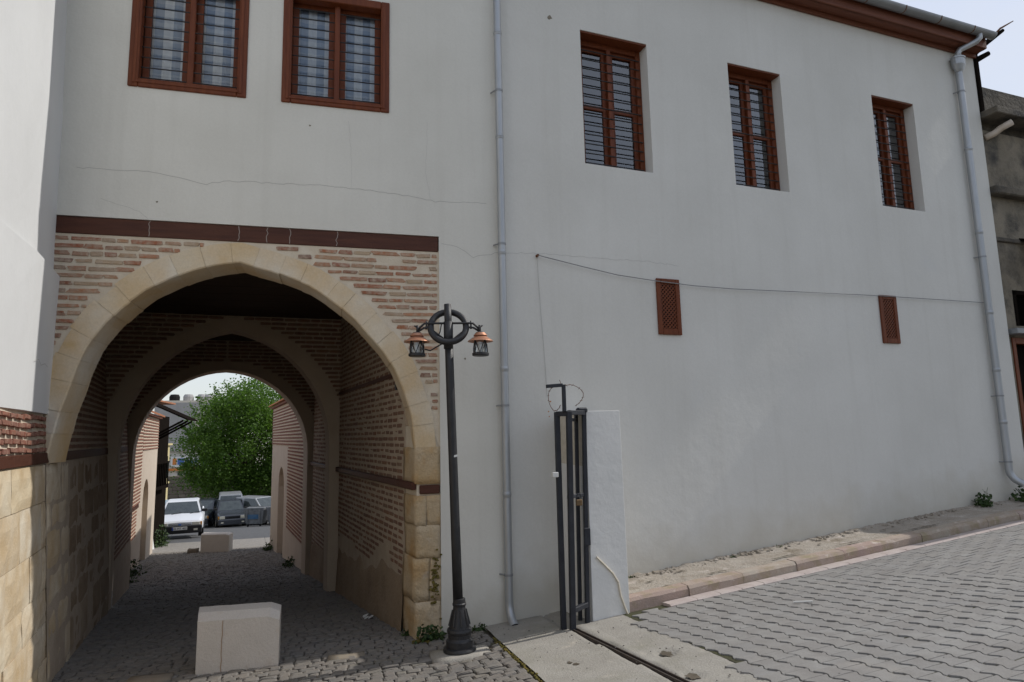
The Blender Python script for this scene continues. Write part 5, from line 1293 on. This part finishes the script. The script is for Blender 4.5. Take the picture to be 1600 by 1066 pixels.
# ------------------------------------------------------------------ cars
def car(name, label, cat, loc, heading, paint, L=4.0, W=1.64, hood=.86, belt=.92, roof=1.38, nose=.70, wsb=.95, rf=.25, rr_=-1.05, rwb=-1.55, tail_h=.9, tail=True, grp='cars parked beyond the passage', detail=None):
    """local: x right, y forward (front at +L/2), z up. positions along y relative to the centre."""
    mw = Matrix.Translation(loc) @ Matrix.Rotation(heading, 4, 'Z')
    T = thing(name, label, cat, loc, grp)
    X = lambda x, y, z: mw @ Vector((x, y, z))
    hw = W/2; f = L/2
    st = [(f, .86, .34, nose-.06), (f-.06, .95, .30, nose), (f-.5, 1, .26, (nose+hood)/2+.02), (wsb, 1, .26, hood+.03), (0, 1.0, .26, belt), (rwb, 1, .26, belt), (-f+.35, 1, .26, tail_h), (-f+.05, .95, .30, tail_h-.03), (-f, .88, .36, tail_h-.08)]
    mb = MB(); n = 0
    for y, k, zb, zt in st:
        a = hw*k; sec = [(-a*.92, zb), (-a, zb+.10), (-a*1.0, (zb+zt)/2), (-a*.95, zt-.03), (-a*.86, zt), (0, zt+.02), (a*.86, zt), (a*.95, zt-.03), (a, (zb+zt)/2), (a, zb+.10), (a*.92, zb)]
        n = len(sec); mb.v += [tuple(X(x, y, z)) for x, z in sec]
    ns = len(st)
    for i in range(ns-1): mb.f += [(i*n+k, i*n+(k+1) % n, (i+1)*n+(k+1) % n, (i+1)*n+k) for k in range(n)]
    mb.f += [tuple(range(n)), tuple(range((ns-1)*n, ns*n))]
    # greenhouse
    g0 = len(mb.v); bw_, tw = hw*.90, hw*.72
    cor = [(-bw_, wsb, hood+.02), (bw_, wsb, hood+.02), (bw_, rwb, belt), (-bw_, rwb, belt)]; top_ = [(-tw, rf, roof-.03), (tw, rf, roof-.03), (tw, rr_, roof-.03), (-tw, rr_, roof-.03)]
    cap_ = [(-tw*.9, rf-.1, roof), (tw*.9, rf-.1, roof), (tw*.9, rr_+.1, roof), (-tw*.9, rr_+.1, roof)]
    mb.v += [tuple(X(*p)) for p in cor+top_+cap_]
    for o_ in (0, 4): mb.f += [(g0+o_+i, g0+o_+(i+1) % 4, g0+o_+4+(i+1) % 4, g0+o_+4+i) for i in range(4)]
    mb.f.append((g0+8, g0+9, g0+10, g0+11))
    mb.build('body', paint, T, bevel=0)
    def pane_(name, q, ins, m='car_glass', off=.008):
        q = [Vector(p) for p in q]; c = sum(q, Vector())/4; nn = (q[1]-q[0]).cross(q[3]-q[0]).normalized()
        if nn.dot(c-Vector((0, (wsb+rwb)/2, .8))) < 0: nn = -nn
        q = [p.lerp(c, ins)+nn*off for p in q]; MB().quad(*[X(*p) for p in q]).build(name, m, T, fix=False)
    pane_('windscreen', [cor[0], cor[1], top_[1], top_[0]], .10); pane_('rear_window', [cor[3], cor[2], top_[2], top_[3]], .12)
    midb = (wsb+rwb)/2-.05; midt = (rf+rr_)/2
    for sg in (0, 1):
        s_ = 1 if sg else -1; ci, ti = (1, 2) if sg else (0, 3)
        pane_('side_window', [(s_*bw_, wsb, hood+.02), (s_*bw_, midb, belt), (s_*tw, midt, roof-.03), (s_*tw, rf, roof-.03)], .14)
        pane_('side_window', [(s_*bw_, midb, belt), (s_*bw_, rwb, belt), (s_*tw, rr_, roof-.03), (s_*tw, midt, roof-.03)], .16)
        MB().fbox(X(s_*(hw*.9), wsb-.15, belt+.02), X(s_*.2, 0, 0)-X(0, 0, 0), X(0, .1, 0)-X(0, 0, 0), (0, 0, .12)).build('mirror', 'trim', T, bevel=.02)
        for yy in (f-.72, -f+.75):
            ty = MB(); c0 = X(s_*(hw-.17), yy, .29); c1 = X(s_*(hw+.012), yy, .29); ty.tube([c0, c1], .29, 20); wh = ty.build('wheel', 'tyre', T)
            MB().tube([c1, X(s_*(hw+.02), yy, .29)], .18, 14).build('rim', 'rim', wh)
        # front lamps
        xa = hw*.52; MB().fbox(X(s_*xa, f-.045, nose-.20), X(s_*(hw*.34), 0, 0)-X(0, 0, 0), X(0, .055, 0)-X(0, 0, 0), (0, 0, .15)).build('headlight', 'lamp_clear', T, bevel=.01)
        MB().fbox(X(s_*(hw*.87), f-.075, nose-.20), X(s_*(hw*.085), 0, 0)-X(0, 0, 0), X(0, .06, 0)-X(0, 0, 0), (0, 0, .15)).build('indicator', 'amber', T, bevel=.01)
        MB().fbox(X(s_*(hw*.72), -f-.012, .55 if tail else .75), X(s_*(hw*.17), 0, 0)-X(0, 0, 0), X(0, .05, 0)-X(0, 0, 0), (0, 0, .28)).build('tail_light', 'tail_red', T, bevel=.01)
        MB().fbox(X(s_*(hw*.60), f+.055, .32), X(s_*(hw*.17), 0, 0)-X(0, 0, 0), X(0, .02, 0)-X(0, 0, 0), (0, 0, .07)).build('fog_light', 'lamp_clear', T)
    for yy, nm in ((f, 1), (-f-.09, -1)):
        MB().fbox(X(-hw*.96, yy-.02 if nm > 0 else yy, .22), X(hw*1.92, 0, 0)-X(0, 0, 0), X(0, .09, 0)-X(0, 0, 0), (0, 0, .30)).build('bumper', 'trim' if detail else paint, T, bevel=.03)
    MB().fbox(X(-hw*.48, f-.03, nose-.19), X(hw*.96, 0, 0)-X(0, 0, 0), X(0, .03, 0)-X(0, 0, 0), (0, 0, .11)).build('grille', 'trim', T, bevel=.005)
    if detail:
        for k in range(2): MB().fbox(X(-hw*.47, f+.0, nose-.165+k*.045), X(hw*.94, 0, 0)-X(0, 0, 0), X(0, .012, 0)-X(0, 0, 0), (0, 0, .012)).build('grille_bar', paint, T)
        MB().fbox(X(-.05, f+.002, nose-.165), X(.1, 0, 0)-X(0, 0, 0), X(0, .016, 0)-X(0, 0, 0), (0, 0, .07)).build('badge', 'blue_paint', T, bevel=.005)
        pl_ = MB().fbox(X(-.26, f+.075, .36), X(.52, 0, 0)-X(0, 0, 0), X(0, .012, 0)-X(0, 0, 0), (0, 0, .115)).build('number_plate', 'plate_white', T)
        MB().fbox(X(.215, f+.085, .362), X(.043, 0, 0)-X(0, 0, 0), X(0, .006, 0)-X(0, 0, 0), (0, 0, .111)).build('plate_band', 'plate_blue', pl_)
        cu = bpy.data.curves.new('plate_text', 'FONT'); cu.body = detail; cu.size = .105; cu.align_x = 'CENTER'; cu.extrude = .002
        tmp = bpy.data.objects.new('tmp', cu); C.objects.link(tmp); dg = bpy.context.evaluated_depsgraph_get(); me = bpy.data.meshes.new_from_object(tmp.evaluated_get(dg)); bpy.data.objects.remove(tmp)
        me.materials.append(M['trim'])
        me.transform(mw @ Matrix.Translation((-.02, f+.09, .383)) @ Matrix.Rotation(math.pi, 4, 'Z') @ Matrix.Rotation(math.pi/2, 4, 'X')); link('plate_text', me, pl_)
        for xx in (-.3, .35): MB().tube([X(xx, wsb+.04, hood+.04), X(xx-.35, wsb-.02, hood+.09)], .012, 5).build('wiper', 'trim', T)
        for xx in (-.36, .36): MB().fbox(X(xx-.2, .0, .9), X(.4, 0, 0)-X(0, 0, 0), X(0, .12, 0)-X(0, 0, 0), (0, 0, .36)).build('seat', 'trim', T, bevel=.05)
        MB().fbox(X(-.12, rf+.05, roof-.15), X(.24, 0, 0)-X(0, 0, 0), X(0, .02, 0)-X(0, 0, 0), (0, 0, .07)).build('rear_mirror', 'trim', T)
    return T
def cz(x, y): return zg(x, y)-.01
car('white_sedan', 'white boxy sedan with black bumper and blue banded number plate facing us', 'car', (-5.92, 23.0, cz(-5.6, 21.3)), math.pi+R(9), 'car_white', 3.9, 1.62, .82, .87, 1.31, .68, detail='42 MT 402')
car('silver_van', 'silver van seen from behind at the back of the parked cars', 'van', (-6.05, 37.0, cz(-6, 35.5)), R(9), 'car_silver', 4.2, 1.70, .95, 1.02, 1.80, .8, 1.25, .75, -1.75, -1.98, 1.02, False)
car('dark_hatchback', 'dark hatchback facing us between the silver van and the silver minivan', 'car', (-5.75, 34.6, cz(-5, 33)-.08), math.pi+R(14), 'car_dark', 3.5, 1.55, .88, .93, 1.42, .74, .85, .3, -1.3, -1.62, .95, False)
car('silver_minivan', 'silver minivan parked behind the metal rubbish bins', 'car', (-4.25, 34.9, cz(-3, 34)-.05), math.pi+R(48), 'car_silver', 3.9, 1.62, .98, 1.0, 1.56, .82, 1.1, .45, -1.5, -1.8, 1.0, False)
car('dark_sedan', 'dark car mostly hidden behind the white sedan', 'car', (-7.3, 36.0, cz(-7, 34)), math.pi+R(-6), 'car_dark', 4.1, 1.65)
car('pale_blue_car', 'pale blue car peeping out left of the white sedan', 'car', (-8.55, 29.5, cz(-8.4, 28)), math.pi+R(5), 'car_blue', 3.9, 1.6)

def rubbish_bin(x, y, ang, label):
    z0 = zg(x, y); T = thing('rubbish_bin', label, 'rubbish bin', (x, y, z0), 'metal rubbish bins')
    mw = Matrix.Translation((x, y, z0)) @ Matrix.Rotation(ang, 4, 'Z'); X = lambda *p: mw @ Vector(p)
    mb = MB(); bo = [(-.42, -.32), (.42, -.32), (.42, .32), (-.42, .32)]; to = [(-.55, -.42), (.55, -.42), (.55, .42), (-.55, .42)]
    mb.v = [tuple(X(a, b, .14)) for a, b in bo]+[tuple(X(a, b, .98)) for a, b in to]; mb.f = [(0, 1, 5, 4), (1, 2, 6, 5), (2, 3, 7, 6), (3, 0, 4, 7), (0, 3, 2, 1), (4, 5, 6, 7)]
    mb.build('tub', 'bin', T, bevel=.015)
    mb = MB(); 
    for k in range(2): mb.fbox(X(-.56, -.44+k*.86, .95), X(1.12, 0, 0)-X(0, 0, 0), X(0, .03, 0)-X(0, 0, 0), (0, 0, .06))
    mb.build('rim_bar', 'bin', T)
    MB().fbox(X(-.34, -.392, .42), X(.68, 0, 0)-X(0, 0, 0), X(0, -.03, .24)-X(0, 0, 0), X(0, -.01, 0)-X(0, 0, 0)).build('painted_panel', 'bin_blue', T)
    for a in (-.33, .33):
        MB().fbox(X(a-.03, -.40, .2), X(.06, 0, 0)-X(0, 0, 0), X(0, -.08, .72)-X(0, 0, 0), X(0, -.03, 0)-X(0, 0, 0)).build('rib', 'bin', T)
        for b in (-.25, .25): MB().tube([X(a-.03, b, .07), X(a+.03, b, .07)], .07, 12).build('wheel', 'tyre', T)
rubbish_bin(-4.02, 32.0, R(-14), 'grey metal rubbish bin with faded blue panel, left of two'); rubbish_bin(-2.85, 31.8, R(-12), 'grey metal rubbish bin partly hidden by the right passage wall')

# ------------------------------------------------------------------ weeds and litter
def weed(name, label, base, r, n, size, seed, flat=.5, group='weeds at the wall foot', m='weed'):
    q = np.random.default_rng(seed); mb = MB(); b = Vector(base)
    for i in range(n):
        d = Vector(q.normal(size=3)); d.z = abs(d.z)*.9; d.normalize(); p = b+Vector((d.x*r[0], d.y*r[1], d.z*r[2]))*q.uniform(.2, 1)
        a = Vector(q.normal(size=3)).normalized(); c = a.cross(Vector(q.normal(size=3))).normalized(); L_ = size*q.uniform(.6, 1.3)
        mb.quad(p-a*L_*.5, p+c*L_*.35, p+a*L_*.5, p-c*L_*.35)
    for i in range(6):
        d = Vector(q.normal(size=3)); d.z = abs(d.z); mb.tube([b, b+Vector((d.x*r[0], d.y*r[1], d.z*r[2]))*.7], .003, 4)
    return tag(mb.build(name, m, None, fix=False), label, 'weed', group)
p = RP(7.4, .14, 0); weed('weed', 'round leafy weed on the sidewalk at the foot of the grey wall', (p.x, p.y, rz(7.4, .7)+.14), (.14, .12, .24), 190, .05, 1)
p = RP(8.25, .2, 0); weed('weed', 'dark leafy weed under the spout of the far right drainpipe', (p.x, p.y, rz(8.2, .7)+.14), (.26, .16, .22), 240, .055, 2)
p = RP(8.6, .35, 0); weed('weed', 'low weed on the kerb at the right edge', (p.x, p.y, rz(8.6, .7)+.14), (.22, .10, .08), 120, .05, 3)
weed('weed', 'weed growing between the pier stones and the street lamp base', (.96, -.16, zg(.96, -.2)), (.16, .12, .17), 230, .045, 4)
weed('weed', 'small weed right of the street lamp base', (1.46, -.14, zg(1.4, -.1)), (.11, .09, .08), 110, .035, 5)
weed('weed', 'small weed at the right foot of the passage wall near the mouth', (.77, .25, zg(.7, .2)), (.05, .05, .07), 40, .03, 6)
weed('weed', 'tall weed at the foot of the sunlit left wall', (XG(9.8)+.15, 9.8, zg(-4, 9.8)), (.3, .5, .40), 240, .07, 7)
weed('weed', 'weed at the left wall near the passage exit', (XG(8.4)+.25, 8.4, zg(-4, 8.4)), (.2, .3, .3), 140, .06, 8)
weed('weed', 'weed at the corner of the right wall beyond the passage', (XG2(14.8)-.15, 14.9, zg(-2, 15)), (.18, .3, .35), 160, .07, 9)
weed('weed', 'weeds along the right wall foot beyond the passage', (XG2(9.6)-.12, 9.6, zg(-1, 9.6)), (.15, .7, .22), 170, .06, 10)
weed('weed', 'green bush beside the white sedan at the left wall', (-5.75, 18.8, -2.0), (.28, .6, .75), 380, .09, 11)
for k, (s, o) in enumerate(((1.5, .02), (2.9, .05), (3.6, .05))):
    p = RP(s, o+.03, 0); weed('weed', ('tiny weed on the sidewalk nearest the gate wall stub', 'tiny weed in the sidewalk crack, middle of three', 'tiny weed in the sidewalk crack, farthest of three')[k], (p.x, p.y, rz(s, .7)+.13), (.06, .04, .03), 30, .025, 20+k)
def moss_patch(label, pts_, seed):
    q = random.Random(seed); mb = MB()
    for c, r_ in pts_:
        for i in range(60):
            d = Vector((q.gauss(0, .5), q.gauss(0, .35), q.gauss(0, .5))); p = Vector(c)+Vector((d.x*r_[0], d.y*r_[1], d.z*r_[2])); s_ = q.uniform(.008, .02)
            mb.lathe([(s_*.9, 0), (s_, s_*.5), (s_*.5, s_*1.1)], p, 6)
    return tag(mb.build('moss_patch', 'moss', None), label, 'moss')
moss_patch('yellow green moss on the pier stones behind the street lamp', [((1.04, -.005, .12), (.05, .01, .22)), ((1.0, -.07, zg(1, -.1)), (.12, .08, .02)), ((.92, -.16, zg(.9, -.1)), (.12, .08, .02))], 3)
mp_ = []
for i in range(60): 
    y = -.5-i*.07; mp_.append(((1.525, y, zg(1.52, y)-.012), (.012, .05, .006)))
mb = MB()
for c, r_ in mp_:
    for i in range(7):
        s_ = rng.uniform(.006, .014); mb.lathe([(s_, 0), (s_*.9, s_*.4), (s_*.4, s_*.8)], Vector(c)+Vector((rng.gauss(0, r_[0]), rng.gauss(0, r_[1]), rng.uniform(-.006, .004))), 5)
stuff(mb.build('joint_moss', 'moss', None))
tag(MB().tube([(4.206, -1.48, zg(4.206, -1.48)+.012), (4.334, -1.585, zg(4.334, -1.585)+.012)], .009, 8).build('white_stick', 'straw'), 'short white stick lying on the paving blocks', 'litter')
lm = [piece_meshes('grit', 'cobble', 3, .2, .15), piece_meshes('grit', 'straw', 2, .2, .15)]
mb = MB()
for i in range(260):
    if i % 3 == 0: x, y = rng.uniform(-1.8, 1.5), rng.uniform(-2.4, .2)
    elif i % 3 == 1: x, y = rng.uniform(1.6, 2.8), rng.uniform(-3.2, -.2)
    else:
        p_ = RP(rng.uniform(.9, 8), rng.uniform(.8, 3.6), 0); x, y = p_.x, p_.y
    l = rng.uniform(.005, .014); a = rng.uniform(0, 3.1)
    append_piece(mb, rng.choice(lm[0]), axes((x, y, zg(x, y)+l*.25), Vector((math.cos(a), math.sin(a), 0))*l, Vector((-math.sin(a), math.cos(a), 0))*l, Vector((0, 0, l*.6))))
stuff(mb.build('grit', 'cobble', None, fix=False))
mb = MB()
for i in range(5):
    y = 1.6+rng.uniform(-.12, .12); x = XR(y)-.14+rng.uniform(-.06, .06); mb.fbox((x, y, zg(x, y)+.002), (rng.uniform(.03, .08), rng.uniform(-.03, .03), .02), (.01, .04, 0), (0, 0, .012))
tag(mb.build('litter_scraps', 'white_plastic'), 'crumpled pale litter scraps at the right wall inside the passage', 'litter')
